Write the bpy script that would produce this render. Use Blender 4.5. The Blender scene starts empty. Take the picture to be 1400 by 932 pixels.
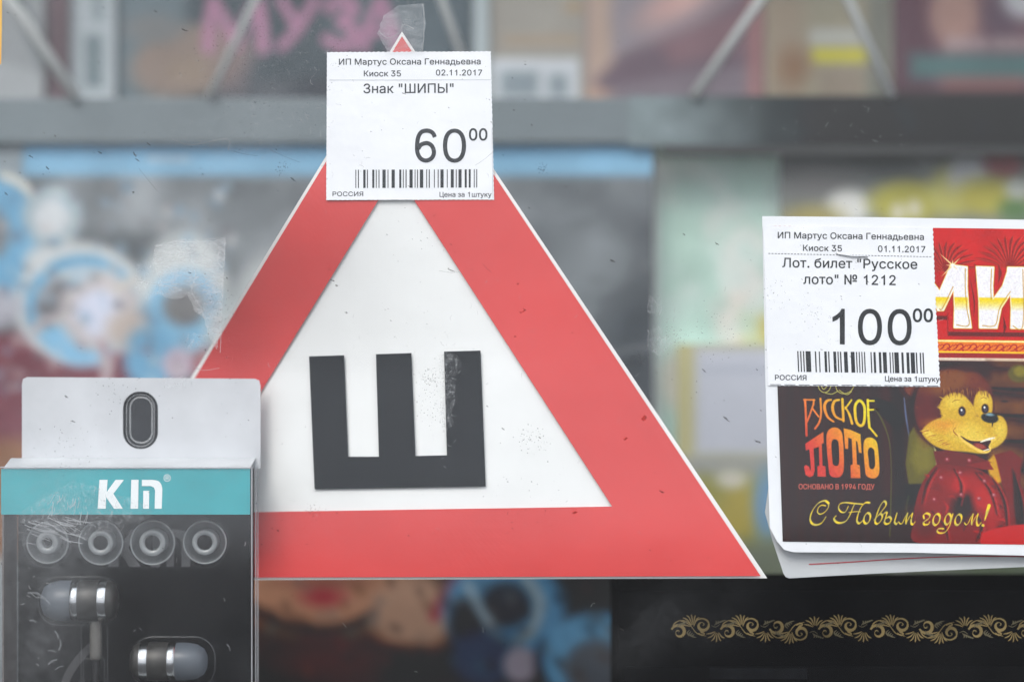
import bpy, math, random, json
import numpy as np
from mathutils import Vector, Matrix
from mathutils.geometry import delaunay_2d_cdt

random.seed(7)
rng = np.random.default_rng(7)
sc = bpy.context.scene
COL = sc.collection

# ------------------------------------------------------------------ camera
D = 0.70                       # metres from the lens to the outer face of the window
S = 0.295 / 1400               # metres per photo pixel on that face
cam = bpy.data.cameras.new('camera')
cam_o = bpy.data.objects.new('camera', cam)
COL.objects.link(cam_o)
cam_o.location = (0, -D, 0)
cam_o.rotation_euler = (math.radians(90), 0, 0)
cam.sensor_width = 36
cam.lens = 36 * D / 0.295
cam.clip_start = 0.01
cam.clip_end = 2000
cam.dof.use_dof = True
cam.dof.focus_distance = D + 0.005
cam.dof.aperture_fstop = cam.lens / 21.0
sc.camera = cam_o

# ------------------------------------------------------------------ sky and sun (overcast)
SUN_EL, SUN_AZ = 42, 200       # degrees; the sun stands behind the photographer
world = bpy.data.worlds.new('World')
sc.world = world
world.use_nodes = True
wn = world.node_tree.nodes
wl = world.node_tree.links
wn.clear()
wo = wn.new('ShaderNodeOutputWorld')
bg = wn.new('ShaderNodeBackground')
sky = wn.new('ShaderNodeTexSky')
sky.sky_type = 'NISHITA'
sky.sun_disc = False
sky.sun_elevation = math.radians(SUN_EL)
sky.sun_rotation = math.radians(SUN_AZ)
sky.air_density = 1.0
sky.dust_density = 6.0
sky.ozone_density = 1.0
mx = wn.new('ShaderNodeMix'); mx.data_type = 'RGBA'
mx.inputs[0].default_value = 0.92
# the cloud deck: three times brighter overhead than at the horizon, as overcast skies are
tcw = wn.new('ShaderNodeTexCoord'); sep = wn.new('ShaderNodeSeparateXYZ')
wl.new(tcw.outputs['Generated'], sep.inputs[0])
mr = wn.new('ShaderNodeMapRange')
mr.inputs[1].default_value = 0.0; mr.inputs[2].default_value = 1.0
mr.inputs[3].default_value = 1/3; mr.inputs[4].default_value = 1.0
wl.new(sep.outputs['Z'], mr.inputs[0])
cl = wn.new('ShaderNodeVectorMath'); cl.operation = 'SCALE'
cl.inputs[0].default_value = (14.6, 15.4, 16.6)
wl.new(mr.outputs[0], cl.inputs['Scale'])
wl.new(cl.outputs[0], mx.inputs[7])
bg.inputs[1].default_value = 0.12
wl.new(sky.outputs[0], mx.inputs[6])
wl.new(mx.outputs[2], bg.inputs[0])
wl.new(bg.outputs[0], wo.inputs[0])

sun = bpy.data.lights.new('sun', 'SUN')
sun.energy = 1.0
sun.angle = math.radians(25)
sun.color = (1.0, 0.96, 0.9)
sun_o = bpy.data.objects.new('sun', sun)
COL.objects.link(sun_o)
az, el = math.radians(SUN_AZ), math.radians(SUN_EL)
sdir = Vector((math.sin(az) * math.cos(el), math.cos(az) * math.cos(el), math.sin(el)))
sun_o.rotation_euler = (-sdir).to_track_quat('-Z', 'Y').to_euler()
sun_o.location = (0, -5, 5)

sc.view_settings.view_transform = 'Standard'
sc.view_settings.look = 'None'
sc.view_settings.gamma = 1
sc.view_settings.exposure = 0.76
sc.view_settings.use_curve_mapping = False
sc.render.engine = 'CYCLES'
sc.cycles.max_bounces = 10
sc.cycles.transparent_max_bounces = 32
sc.cycles.diffuse_bounces = 4
sc.cycles.use_denoising = True
sc.cycles.caustics_reflective = False
sc.cycles.caustics_refractive = False

# ------------------------------------------------------------------ glyph outlines (advance, contours) in 1/1000 em
GLYPHS = r'''{" ":[188,[]],"\"":[321,[[78,318,70,509,136,509,128,318],[193,318,185,509,250,509,243,318]]],".":[188,[[95,-4,78,-1,63,9,53,24,50,41,53,59,63,73,78,83,95,87,113,83,128,73,138,59,141,41,138,24,128,9,113,-1]]],"0":[453,[[227,-7,174,1,130,24,95,62,69,113,53,178,48,254,53,330,69,395,95,447,130,484,174,508,227,516,279,508,323,484,358,447,384,395,400,330,405,254,400,178,384,113,359,62,323,24,279,1],[227,50,261,56,290,74,313,103,330,144,340,194,344,254,340,314,330,365,313,405,290,435,261,453,227,460,192,453,163,435,140,405,123,365,113,314,109,254,113,194,123,144,140,103,163,74,192,56]]],"1":[453,[[76,0,76,55,391,55,391,0],[276,509,276,0,212,0,212,448,209,448,86,358,86,427,198,509]]],"2":[453,[[64,0,64,47,234,229,282,282,299,305,311,327,318,348,320,371,317,397,308,419,293,436,273,449,250,457,224,460,196,457,172,447,153,433,139,413,130,390,127,362,66,362,71,405,86,442,111,473,143,496,182,511,225,516,268,511,306,497,337,474,361,445,376,411,381,372,378,345,371,318,357,290,336,259,267,180,153,60,153,57,389,57,389,0]]],"3":[453,[[218,-7,173,-3,133,10,98,30,70,57,52,91,44,132,109,132,115,107,126,87,144,71,165,59,191,52,219,50,248,53,275,61,297,74,315,93,325,116,329,145,326,172,316,196,299,217,275,234,242,244,201,248,157,248,157,299,288,448,288,452,70,452,70,509,372,509,372,461,211,278,211,289,264,288,308,276,344,253,371,222,387,186,393,145,387,103,370,66,344,36,309,12,266,-2]]],"4":[453,[[40,105,40,158,247,509,311,509,109,166,109,163,413,163,413,105],[282,0,282,121,282,146,282,318,343,318,343,0]]],"5":[453,[[221,-7,178,-2,140,11,108,32,83,60,66,93,60,130,122,130,127,108,138,89,154,73,173,60,196,52,221,50,250,53,276,64,298,82,314,104,324,131,328,162,324,193,314,221,297,244,275,262,248,273,218,277,192,275,167,268,145,258,128,246,67,253,96,509,366,509,366,452,151,452,134,301,136,301,155,315,178,325,203,331,229,334,263,330,294,321,321,306,345,285,364,260,379,231,388,199,391,163,385,117,369,76,343,41,309,15,268,-1]]],"6":[453,[[226,-7,182,-1,142,15,109,40,84,74,69,115,64,162,68,199,80,239,102,285,137,340,252,509,322,509,151,261,145,261,154,275,165,288,179,299,196,307,214,312,235,314,278,309,316,295,346,271,370,240,384,201,389,157,384,112,368,73,343,39,310,14,271,-2],[226,48,254,52,279,63,299,79,314,101,324,128,327,157,324,187,314,213,299,235,279,251,254,262,226,265,198,262,174,252,153,235,138,214,128,188,125,158,128,128,138,102,153,79,174,63,198,52]]],"7":[453,[[97,0,323,448,323,452,62,452,62,509,391,509,391,449,165,0]]],"9":[453,[[226,516,271,510,310,494,343,468,368,434,384,393,389,347,385,309,373,270,350,224,315,168,200,0,130,0,301,248,307,248,299,234,287,221,273,210,257,202,238,196,218,195,175,199,137,214,106,237,83,269,68,307,64,352,69,397,85,436,110,469,143,494,182,510],[226,460,199,457,174,446,154,429,138,407,129,381,125,352,129,322,138,295,154,274,174,257,199,247,226,243,254,247,279,257,299,273,314,295,324,321,327,350,324,381,314,407,299,429,279,446,254,457]]],"R":[449,[[60,0,60,509,236,509,290,504,333,489,367,465,390,433,405,395,409,352,405,309,390,271,367,240,333,217,289,203,236,198,96,198,96,255,234,255,269,258,298,267,319,281,334,300,342,324,345,352,342,380,334,405,319,425,298,440,269,449,233,452,125,452,125,0],[353,0,230,229,303,229,428,0]]],"®":[463,[[231,118,192,122,154,134,121,152,91,177,67,206,48,240,37,277,33,317,37,357,48,394,67,428,91,457,121,482,154,500,192,512,231,516,271,512,309,500,343,482,372,457,396,428,415,394,426,357,430,317,426,277,415,240,396,206,372,177,343,152,309,134,271,122],[231,166,271,171,307,187,338,210,362,241,377,277,382,317,377,357,362,393,338,423,307,447,271,462,231,467,192,462,156,447,125,423,101,393,86,357,81,317,86,277,101,241,125,210,156,187,192,171],[273,226,228,312,273,312,319,226],[161,226,161,409,253,409,266,407,279,402,292,394,302,383,309,368,311,350,309,332,302,316,291,304,278,295,264,289,250,287,185,287,185,319,239,319,248,321,257,327,264,337,267,350,264,364,257,372,239,378,203,378,203,226]]],"А":[480,[[16,0,201,509,276,509,463,0,395,0,287,302,264,372,232,478,245,478,213,371,191,302,85,0],[110,142,110,199,370,199,370,142]]],"В":[456,[[60,0,60,509,241,509,289,504,329,491,359,469,381,442,394,410,398,374,395,344,387,320,373,301,356,286,336,275,315,267,315,262,339,257,363,245,385,227,402,203,414,173,418,136,413,100,400,67,377,39,344,18,301,4,247,0],[125,57,245,57,296,63,330,80,349,105,355,137,352,161,342,184,327,203,306,218,279,228,248,231,125,231],[125,285,238,285,265,288,288,296,308,309,323,326,333,348,336,372,330,403,313,429,283,446,240,452,125,452]]],"Г":[401,[[370,509,370,452,125,452,125,0,60,0,60,509]]],"Д":[569,[[32,-109,32,57,73,57,97,86,117,132,133,199,145,294,162,509,480,509,480,57,537,57,537,-109,475,-109,475,0,94,0,94,-109],[147,57,416,57,416,452,221,452,208,294,196,194,187,150,176,111,163,80]]],"З":[431,[[216,-7,169,-2,127,11,92,31,66,59,48,93,42,132,107,132,112,108,123,88,140,71,161,60,187,52,215,50,246,53,272,61,295,74,312,92,323,114,326,139,323,165,312,188,295,207,272,221,242,230,207,233,166,233,166,289,207,289,235,291,260,299,281,312,296,329,305,351,309,375,306,399,297,420,284,437,265,449,243,457,216,460,191,457,167,450,146,438,130,422,119,402,115,378,53,378,59,417,76,450,102,478,135,498,174,511,217,516,262,511,300,497,330,475,353,446,367,414,372,378,366,339,349,306,322,280,287,264,287,260,317,252,342,238,363,219,378,196,387,169,390,139,384,99,367,64,341,35,306,12,264,-2]]],"И":[523,[[463,0,398,0,398,291,399,328,402,384,404,454,416,452,376,381,346,331,321,290,137,0,60,0,60,509,125,509,125,195,124,157,123,108,118,54,110,55,136,107,161,151,180,183,388,509,463,509]]],"К":[467,[[60,0,60,509,125,509,125,287,196,287,362,509,440,509,251,262,449,0,371,0,199,231,125,231,125,0]]],"Л":[520,[[32,0,32,57,45,57,67,59,84,66,97,80,107,103,114,135,119,181,146,509,460,509,460,0,395,0,395,452,205,452,182,175,170,97,161,67,147,42,131,24,109,10,83,3,51,0]]],"М":[628,[[60,0,60,509,152,509,277,187,287,159,299,123,311,84,322,49,307,49,318,83,330,121,342,158,352,187,476,509,568,509,568,0,504,0,504,291,504,327,505,369,506,413,507,457,513,457,498,409,482,363,467,322,456,291,342,0,286,0,170,291,159,321,145,361,129,408,112,457,119,457,120,416,121,372,122,328,122,291,122,0]]],"Н":[517,[[60,0,60,509,125,509,125,289,392,289,392,509,457,509,457,0,392,0,392,232,125,232,125,0]]],"О":[533,[[267,-7,205,1,150,25,105,63,70,115,48,179,40,254,48,329,70,393,105,445,150,484,205,508,267,516,329,508,384,484,429,445,464,393,486,329,493,254,486,179,464,115,429,63,384,25,329,1],[267,53,310,59,349,76,383,105,408,144,425,194,430,254,425,314,408,365,383,404,349,433,310,450,267,456,223,450,184,433,151,404,125,364,109,314,103,254,109,194,125,144,151,105,184,76,223,59]]],"П":[517,[[457,509,457,0,392,0,392,452,125,452,125,0,60,0,60,509]]],"Р":[445,[[60,0,60,509,235,509,289,503,332,487,366,462,390,430,404,391,409,348,404,304,390,265,366,233,332,207,289,191,235,186,109,186,109,242,233,242,269,246,297,256,318,272,333,294,342,319,344,348,342,376,333,402,318,423,297,439,268,449,232,452,125,452,125,0]]],"С":[510,[[267,-7,205,1,150,25,104,63,70,115,48,179,40,254,48,329,70,393,104,445,150,484,205,508,267,516,305,513,340,504,373,490,402,471,427,447,448,418,463,385,473,348,408,348,401,373,389,395,375,413,357,428,337,440,315,449,292,454,267,456,223,450,184,432,150,403,125,364,109,314,103,254,109,194,125,145,151,105,184,76,223,59,267,53,292,55,315,60,337,69,357,81,375,96,389,114,401,136,408,160,473,160,463,124,448,91,428,62,402,38,373,19,341,5,305,-4]]],"У":[437,[[87,0,87,57,122,57,145,59,163,65,176,76,185,92,195,116,16,509,87,509,154,357,185,282,209,215,232,149,214,149,248,245,290,357,351,509,420,509,244,84,220,40,204,24,184,11,156,3,121,0]]],"Ц":[502,[[442,0,60,0,60,509,125,509,125,57,378,57,378,509,442,509],[430,-109,430,0,405,0,405,56,492,56,491,-109]]],"Ш":[666,[[60,509,125,509,125,57,301,57,301,509,365,509,365,57,542,57,542,509,606,509,606,0,60,0]]],"Ы":[612,[[108,308,246,308,295,303,337,289,371,267,397,237,412,200,418,157,412,112,397,73,372,42,337,19,295,5,246,0,60,0,60,509,125,509,125,56,246,56,290,63,325,83,346,115,354,157,350,184,340,207,324,226,303,240,277,248,246,251,108,251],[552,509,552,0,487,0,487,509]]],"Я":[449,[[389,0,324,0,324,452,216,452,180,449,152,440,130,425,115,405,107,380,104,352,107,324,115,300,130,281,152,267,180,258,216,255,353,255,353,198,213,198,160,203,116,217,83,240,59,271,44,309,40,352,44,395,59,433,82,465,116,489,159,504,213,509,389,509],[96,0,22,0,146,229,219,229]]],"а":[389,[[160,-9,126,-5,94,5,68,22,48,45,35,73,30,108,34,138,43,161,58,179,78,193,100,203,125,211,178,220,234,227,252,230,265,235,273,243,276,255,276,257,273,279,267,297,256,311,240,322,220,329,196,331,171,329,149,322,132,313,118,301,107,288,100,274,41,291,57,322,79,346,104,364,133,375,163,382,194,384,239,379,263,372,286,360,306,343,322,320,333,290,337,251,337,0,277,0,277,52,272,52,252,25,236,12,215,1,190,-6],[170,45,202,49,228,59,248,74,263,93,272,115,276,138,276,190,259,182,231,176,200,171,175,168,134,159,117,150,103,139,95,124,92,105,94,87,102,72,114,61,130,52,149,47]]],"б":[411,[[208,-8,161,-2,119,15,84,44,57,82,40,129,34,185,34,198,36,253,41,301,50,342,62,376,79,403,101,426,127,443,159,455,196,463,238,468,273,475,283,480,290,488,294,509,349,509,346,483,338,461,324,444,304,431,275,422,238,417,192,411,155,401,127,383,107,356,93,318,85,266,86,266,99,291,118,314,141,334,167,350,197,360,229,363,269,357,304,339,334,311,357,274,372,230,377,181,372,130,355,84,329,46,295,17,254,-2],[208,46,240,50,266,62,287,81,303,108,313,140,316,178,313,216,304,249,289,275,268,294,242,306,211,310,179,305,151,293,128,272,110,245,99,213,96,175,99,140,109,109,126,82,148,62,176,50]]],"в":[392,[[53,0,53,379,208,379,264,372,307,352,334,320,343,278,339,248,324,226,300,209,270,199,291,194,312,185,330,171,345,152,355,130,358,102,354,75,343,50,325,29,300,13,269,3,232,0],[111,56,232,56,259,59,279,70,291,86,295,108,291,133,279,153,259,165,232,169,111,169],[111,220,209,220,239,224,263,234,277,251,282,273,277,294,262,310,239,320,208,324,111,324]]],"д":[427,[[13,-110,13,56,44,56,65,82,79,116,90,164,98,231,110,379,356,379,356,56,414,56,414,-110,353,-110,353,0,74,0,74,-110],[114,56,295,56,295,323,166,323,157,231,151,175,143,127,131,87]]],"е":[404,[[212,-8,161,-2,117,16,82,46,56,85,40,132,34,187,39,242,55,290,81,329,115,359,157,378,205,384,236,382,266,374,294,361,319,341,341,315,357,282,368,242,371,194,371,169,75,169,75,221,338,221,310,202,307,237,298,269,283,294,263,314,237,326,205,330,173,326,146,313,125,294,109,270,99,241,96,211,96,178,100,139,110,106,128,80,151,61,179,50,212,46,234,48,254,53,271,61,285,73,297,88,306,105,365,91,353,63,335,39,311,19,283,4,249,-5]]],"з":[343,[[171,-4,134,-1,101,8,73,23,51,43,37,67,31,95,94,95,100,76,117,61,142,51,171,47,202,52,227,65,243,84,249,109,243,134,226,154,198,167,163,171,138,171,138,217,163,217,193,221,217,233,233,252,238,276,234,299,220,318,199,330,173,334,145,330,122,319,105,303,99,281,40,281,45,310,59,335,80,356,107,371,138,381,173,384,209,380,239,370,264,353,283,332,294,307,298,279,293,249,277,224,254,207,225,197,225,194,263,183,291,164,307,137,313,104,308,75,294,48,273,26,244,10,210,-1]]],"и":[411,[[358,0,296,0,296,274,293,274,111,0,53,0,53,379,114,379,114,104,118,104,300,379,358,379]]],"к":[376,[[53,0,53,379,114,379,114,215,152,215,288,379,366,379,213,196,368,0,290,0,167,159,114,159,114,0]]],"л":[400,[[6,0,6,56,20,56,36,58,48,63,59,72,67,86,73,106,78,133,84,211,91,379,348,379,348,0,286,0,286,323,149,323,143,189,138,132,129,84,115,47,94,21,65,5,27,0]]],"н":[409,[[309,223,309,167,99,167,99,223],[114,379,114,0,53,0,53,379],[356,379,356,0,295,0,295,379]]],"о":[415,[[207,-8,159,-2,117,16,82,46,56,85,40,133,34,187,40,243,56,291,82,330,117,360,159,378,207,384,256,378,299,360,333,330,359,291,376,243,381,187,376,133,359,85,333,46,299,16,256,-2],[207,46,242,51,270,66,292,89,307,117,316,151,319,187,316,224,307,258,292,287,270,310,242,325,207,330,173,325,145,310,124,287,108,258,99,224,96,187,99,151,108,117,124,89,145,66,173,51]]],"р":[424,[[53,-143,53,379,112,379,112,319,118,319,137,346,152,360,171,373,197,381,229,384,274,378,313,361,345,332,370,293,385,245,390,189,385,133,370,84,346,45,313,16,274,-2,229,-8,198,-5,173,4,153,17,138,31,118,59,114,59,114,-143],[220,47,253,51,279,66,301,88,316,117,325,151,328,189,325,227,316,261,301,290,280,311,253,325,220,330,188,325,161,312,140,291,125,263,116,229,113,189,116,150,125,115,140,86,162,65,188,51]]],"с":[396,[[207,-8,159,-2,117,16,82,46,56,85,40,133,34,187,40,243,56,291,82,330,117,360,159,378,207,384,234,383,260,377,284,368,305,356,324,341,340,322,353,301,362,277,303,262,290,289,270,311,242,325,207,330,173,325,145,310,124,287,108,258,99,224,96,187,99,151,108,117,124,89,145,66,173,51,207,46,243,52,271,66,292,89,304,117,363,102,354,78,341,56,325,37,306,21,285,9,261,-1,235,-6]]],"т":[325,[[132,0,132,325,6,325,6,379,319,379,319,325,193,325,193,0]]],"у":[389,[[47,-139,61,-86,71,-87,88,-90,104,-89,118,-84,130,-74,141,-58,151,-36,163,-1,17,379,84,379,165,155,187,87,206,21,184,21,202,87,224,155,305,379,371,379,204,-58,191,-85,177,-107,159,-124,139,-136,117,-143,91,-145,65,-143]]],"ш":[572,[[53,379,114,379,114,56,255,56,255,379,316,379,316,56,458,56,458,379,519,379,519,0,53,0]]],"ь":[388,[[104,244,214,244,256,240,290,228,317,210,337,186,349,156,353,123,349,90,337,61,317,36,290,16,255,4,214,0,53,0,53,379,114,379,114,56,214,56,245,61,270,74,286,95,292,121,286,148,270,169,245,183,214,187,104,187]]],"№":[761,[[60,0,60,509,122,509,349,121,353,121,353,509,416,509,416,0,355,0,129,385,124,385,124,0],[479,153,479,205,696,205,696,153],[587,249,553,252,524,263,500,281,483,304,472,333,468,366,468,399,472,432,482,461,500,484,524,502,553,513,587,516,621,513,650,502,673,484,691,460,701,432,705,399,705,366,701,332,691,304,673,281,650,263,621,252],[587,298,612,303,630,317,641,338,645,366,645,399,641,426,630,447,612,460,587,465,561,460,543,447,532,426,528,399,528,366,532,338,543,317,561,303]]]}'''

# ------------------------------------------------------------------ helpers
def P(px, py, y):
    """point at depth y whose picture is photo pixel (px, py)"""
    k = S * (D + y) / D
    return Vector(((px - 700) * k, y, (466 - py) * k))

def lin(v):
    v = np.asarray(v, float) / 255.0
    return np.where(v <= 0.04045, v / 12.92, ((v + 0.055) / 1.055) ** 2.4)

def tag(o, label=None, cat=None, group=None, kind=None):
    if label: o['label'] = label
    if cat: o['category'] = cat
    if group: o['group'] = group
    if kind: o['kind'] = kind
    return o

def empty(name, loc, label, cat, group=None):
    o = bpy.data.objects.new(name, None)
    COL.objects.link(o)
    o.empty_display_size = 0.02
    o.location = loc
    return tag(o, label, cat, group)

def mesh_obj(name, verts, faces, mat, parent=None, smooth=False, holder=None):
    me = bpy.data.meshes.new(name)
    if parent is not None:
        off = parent_world(parent)
    else:
        off = Vector((0, 0, 0))
    vs = [(v[0] - off.x, v[1] - off.y, v[2] - off.z) for v in verts]
    me.from_pydata(vs, [], [tuple(f) for f in faces])
    me.update()
    if smooth:
        me.polygons.foreach_set('use_smooth', [True] * len(me.polygons))
    if mat is not None:
        me.materials.append(mat)
    o = bpy.data.objects.new(name, me)
    COL.objects.link(o)
    if parent is not None:
        o.parent = parent
    return o

def parent_world(p):
    v = Vector(p.location)
    while p.parent is not None:
        p = p.parent
        v = v + Vector(p.location)
    return v

def box_vf(x0, x1, y0, y1, z0, z1):
    v = [(x0,y0,z0),(x1,y0,z0),(x1,y1,z0),(x0,y1,z0),(x0,y0,z1),(x1,y0,z1),(x1,y1,z1),(x0,y1,z1)]
    f = [(0,3,2,1),(4,5,6,7),(0,1,5,4),(1,2,6,5),(2,3,7,6),(3,0,4,7)]
    return v, f

def bevel(o, w, seg=2):
    m = o.modifiers.new('bevel', 'BEVEL'); m.width = w; m.segments = seg; m.limit_method = 'ANGLE'
    return o

def box(name, x0, x1, y0, y1, z0, z1, mat, parent=None, bev=0):
    v, f = box_vf(x0, x1, y0, y1, z0, z1)
    o = mesh_obj(name, v, f, mat, parent)
    if bev: bevel(o, bev)
    return o

def smooth_path(pts, n=8, closed=False):
    pts = [tuple(map(float, p)) for p in pts]
    if closed:
        q = [pts[-1]] + pts + [pts[0], pts[1]]
    else:
        q = [pts[0]] + pts + [pts[-1]]
    out = []
    m = len(pts) if closed else len(pts) - 1
    for i in range(m):
        p0, p1, p2, p3 = (np.array(q[i + k]) for k in range(4))
        for j in range(n):
            t = j / n
            out.append(tuple(0.5 * ((2*p1) + (-p0+p2)*t + (2*p0-5*p1+4*p2-p3)*t*t + (-p0+3*p1-3*p2+p3)*t**3)))
    if not closed: out.append(pts[-1])
    return out

class Rib(list):
    """an outline filled on its own, whatever its direction"""

def ribbon(pts, w):
    """outline of a stroke of width w (number or list) along pts"""
    p = np.array(pts, float)
    d = np.gradient(p, axis=0)
    d /= np.maximum(np.linalg.norm(d, axis=1, keepdims=True), 1e-9)
    nrm = np.stack([-d[:, 1], d[:, 0]], 1)
    ww = np.broadcast_to(np.asarray(w, float), (len(p),))[:, None] / 2
    return Rib([tuple(q) for q in (p + nrm * ww)] + [tuple(q) for q in (p - nrm * ww)[::-1]])

def ell_pts(cx, cy, rx, ry, n=40, rev=False, rot=0):
    a = [2 * math.pi * i / n for i in range(n)]
    if rev: a = a[::-1]
    cr, sr = math.cos(rot), math.sin(rot)
    return [(cx + rx*math.cos(t)*cr - ry*math.sin(t)*sr, cy + rx*math.cos(t)*sr + ry*math.sin(t)*cr) for t in a]

def rrect(x0, y0, x1, y1, r, n=6, rev=False):
    out = []
    for cx, cy, a0 in ((x1-r, y1-r, 0), (x0+r, y1-r, 90), (x0+r, y0+r, 180), (x1-r, y0+r, 270)):
        for i in range(n + 1):
            a = math.radians(a0 + 90 * i / n)
            out.append((cx + r*math.cos(a), cy + r*math.sin(a)))
    return out[::-1] if rev else out

def fill(contours, extra=()):
    """union (non-zero winding) of closed 2-D contours -> verts, triangles"""
    vs, es = [], []
    for c in contours:
        b = len(vs); n = len(c)
        vs += [Vector((float(x), float(y))) for x, y in c]
        es += [(b + i, b + (i + 1) % n) for i in range(n)]
    vs += [Vector((float(x), float(y))) for x, y in extra]
    ext = max(max(abs(v.x), abs(v.y)) for v in vs) or 1
    ov, oe, of, _, _, _ = delaunay_2d_cdt(vs, es, [], 0, 1e-7 * ext)
    V = np.array([(v.x, v.y) for v in ov])
    T = [f for f in of if len(f) == 3]
    if not T: return [], []
    C = V[np.array(T)].mean(axis=1)
    wnd = np.zeros(len(C)); keep = np.zeros(len(C), bool)
    for c in contours:
        a = np.array(c, float); b = np.roll(a, -1, axis=0)
        x, y = C[:, :1], C[:, 1:]
        up = (a[:, 1] <= y) & (b[:, 1] > y)
        dn = (a[:, 1] > y) & (b[:, 1] <= y)
        cr = (b[:, 0]-a[:, 0])*(y-a[:, 1]) - (x-a[:, 0])*(b[:, 1]-a[:, 1])
        w = (up & (cr > 0)).sum(1) - (dn & (cr < 0)).sum(1)
        if isinstance(c, Rib): keep |= w != 0
        else: wnd += w
    keep |= wnd != 0
    T = [t for t, k in zip(T, keep) if k]
    return [tuple(v) for v in V], T

def flat_px(name, contours, y, mat, parent=None, depth=None, extra=()):
    """flat shape given in photo pixels, standing at depth y and facing the street"""
    v, t = fill(contours, extra)
    dy = depth if callable(depth) else (lambda a, b: 0.0)
    pv = []
    for a, b in v:
        pv.append(P(a, b, y + dy(a, b)))
    t2 = []
    for f in t:
        a, b, c = (pv[i] for i in f)
        nn = (b - a).cross(c - a)
        t2.append(f if nn.y < 0 else (f[0], f[2], f[1]))
    return mesh_obj(name, pv, t2, mat, parent)

def sheet_px(name, contour, y, thick, mat, parent=None, depth=None, extra=()):
    """flat shape with real thickness"""
    v, t = fill([contour], extra)
    n = len(v)
    A = [P(a, b, y + (depth(a, b) if depth else 0)) for a, b in v]
    B = [p + Vector((0, thick, 0)) for p in A]
    fs = []
    cnt = {}
    for f in t:
        a, b, c = (A[i] for i in f)
        if (b - a).cross(c - a).y > 0: f = (f[0], f[2], f[1])
        fs.append(tuple(f)); fs.append((f[0]+n, f[2]+n, f[1]+n))
        for i in range(3):
            e = (f[i], f[(i+1) % 3]); cnt[e] = 1
    for (i, j) in list(cnt):
        if (j, i) not in cnt:
            fs.append((i, i+n, j+n, j))
    return mesh_obj(name, A + B, fs, mat, parent)

GL = json.loads(GLYPHS)
GL['1'] = [453, [[290,0,226,0,226,400,185,365,112,330,112,392,180,430,228,475,250,516,290,516]]]
def six():
    p = smooth_path([(372,388),(345,445),(295,478),(232,486),(160,462),(112,380),(95,250),(104,140),(150,58),(228,24),
                     (306,48),(352,110),(354,190),(320,258),(262,292),(205,288),(150,262),(112,205)], 4)
    r = ribbon(p, 60)
    return [453, [[q for xy in r for q in xy]]]
GL['6'] = six()

def text_contours(s, x0, x1, base, cap, slope=0.0, bold=0.0):
    """s set so that its ink runs from x0 to x1 on baseline base with capitals cap high; photo pixels, y down"""
    cs, pen = [], 0
    for ch in s:
        adv, con = GL[ch]
        for c in con:
            cs.append([(c[i] + pen, c[i+1]) for i in range(0, len(c), 2)])
        pen += adv
    mnx = min(p[0] for c in cs for p in c); mxx = max(p[0] for c in cs for p in c)
    kx = (x1 - x0) / (mxx - mnx); ky = cap / 509.0
    out = []
    for c in cs:
        q = [(x0 + (x - mnx) * kx, base - y * ky) for x, y in c]
        out.append([(x, y + slope * (x - x0)) for x, y in q])
        if bold:
            out += [ribbon(list(q2) , bold) for q2 in [[(x, y + slope*(x-x0)) for x, y in q] + [(q[0][0], q[0][1] + slope*(q[0][0]-x0))]]]
    return out

# ------------------------------------------------------------------ materials
def mat_base(name):
    m = bpy.data.materials.new(name); m.use_nodes = True
    nt = m.node_tree; nt.nodes.clear()
    out = nt.nodes.new('ShaderNodeOutputMaterial')
    return m, nt, out

def pbr(name, col, rough=0.5, metal=0.0, spec=0.5, mottle=0.0, mscale=60.0, bump=0.0, bscale=400.0, coat=0.0, bdist=0.0005, alpha=1.0):
    m, nt, out = mat_base(name)
    b = nt.nodes.new('ShaderNodeBsdfPrincipled')
    b.inputs['Roughness'].default_value = rough
    b.inputs['Metallic'].default_value = metal
    b.inputs['Specular IOR Level'].default_value = spec
    b.inputs['Coat Weight'].default_value = coat
    b.inputs['Coat Roughness'].default_value = 0.15
    b.inputs['Alpha'].default_value = alpha
    c = (*[float(x) for x in col], 1)
    tc = nt.nodes.new('ShaderNodeTexCoord')
    if mottle:
        n = nt.nodes.new('ShaderNodeTexNoise'); n.inputs['Scale'].default_value = mscale; n.inputs['Detail'].default_value = 6
        nt.links.new(tc.outputs['Object'], n.inputs['Vector'])
        r = nt.nodes.new('ShaderNodeMapRange')
        r.inputs[1].default_value = 0.3; r.inputs[2].default_value = 0.7
        r.inputs[3].default_value = 1 - mottle; r.inputs[4].default_value = 1 + mottle * 0.5
        nt.links.new(n.outputs[0], r.inputs[0])
        mu = nt.nodes.new('ShaderNodeVectorMath'); mu.operation = 'SCALE'
        mu.inputs[0].default_value = c[:3]
        nt.links.new(r.outputs[0], mu.inputs['Scale'])
        nt.links.new(mu.outputs[0], b.inputs['Base Color'])
    else:
        b.inputs['Base Color'].default_value = c
    if bump:
        n2 = nt.nodes.new('ShaderNodeTexNoise'); n2.inputs['Scale'].default_value = bscale; n2.inputs['Detail'].default_value = 4
        nt.links.new(tc.outputs['Object'], n2.inputs['Vector'])
        bp = nt.nodes.new('ShaderNodeBump'); bp.inputs['Strength'].default_value = bump; bp.inputs['Distance'].default_value = bdist
        nt.links.new(n2.outputs[0], bp.inputs['Height'])
        nt.links.new(bp.outputs[0], b.inputs['Normal'])
    nt.links.new(b.outputs[0], out.inputs[0])
    return m

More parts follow.
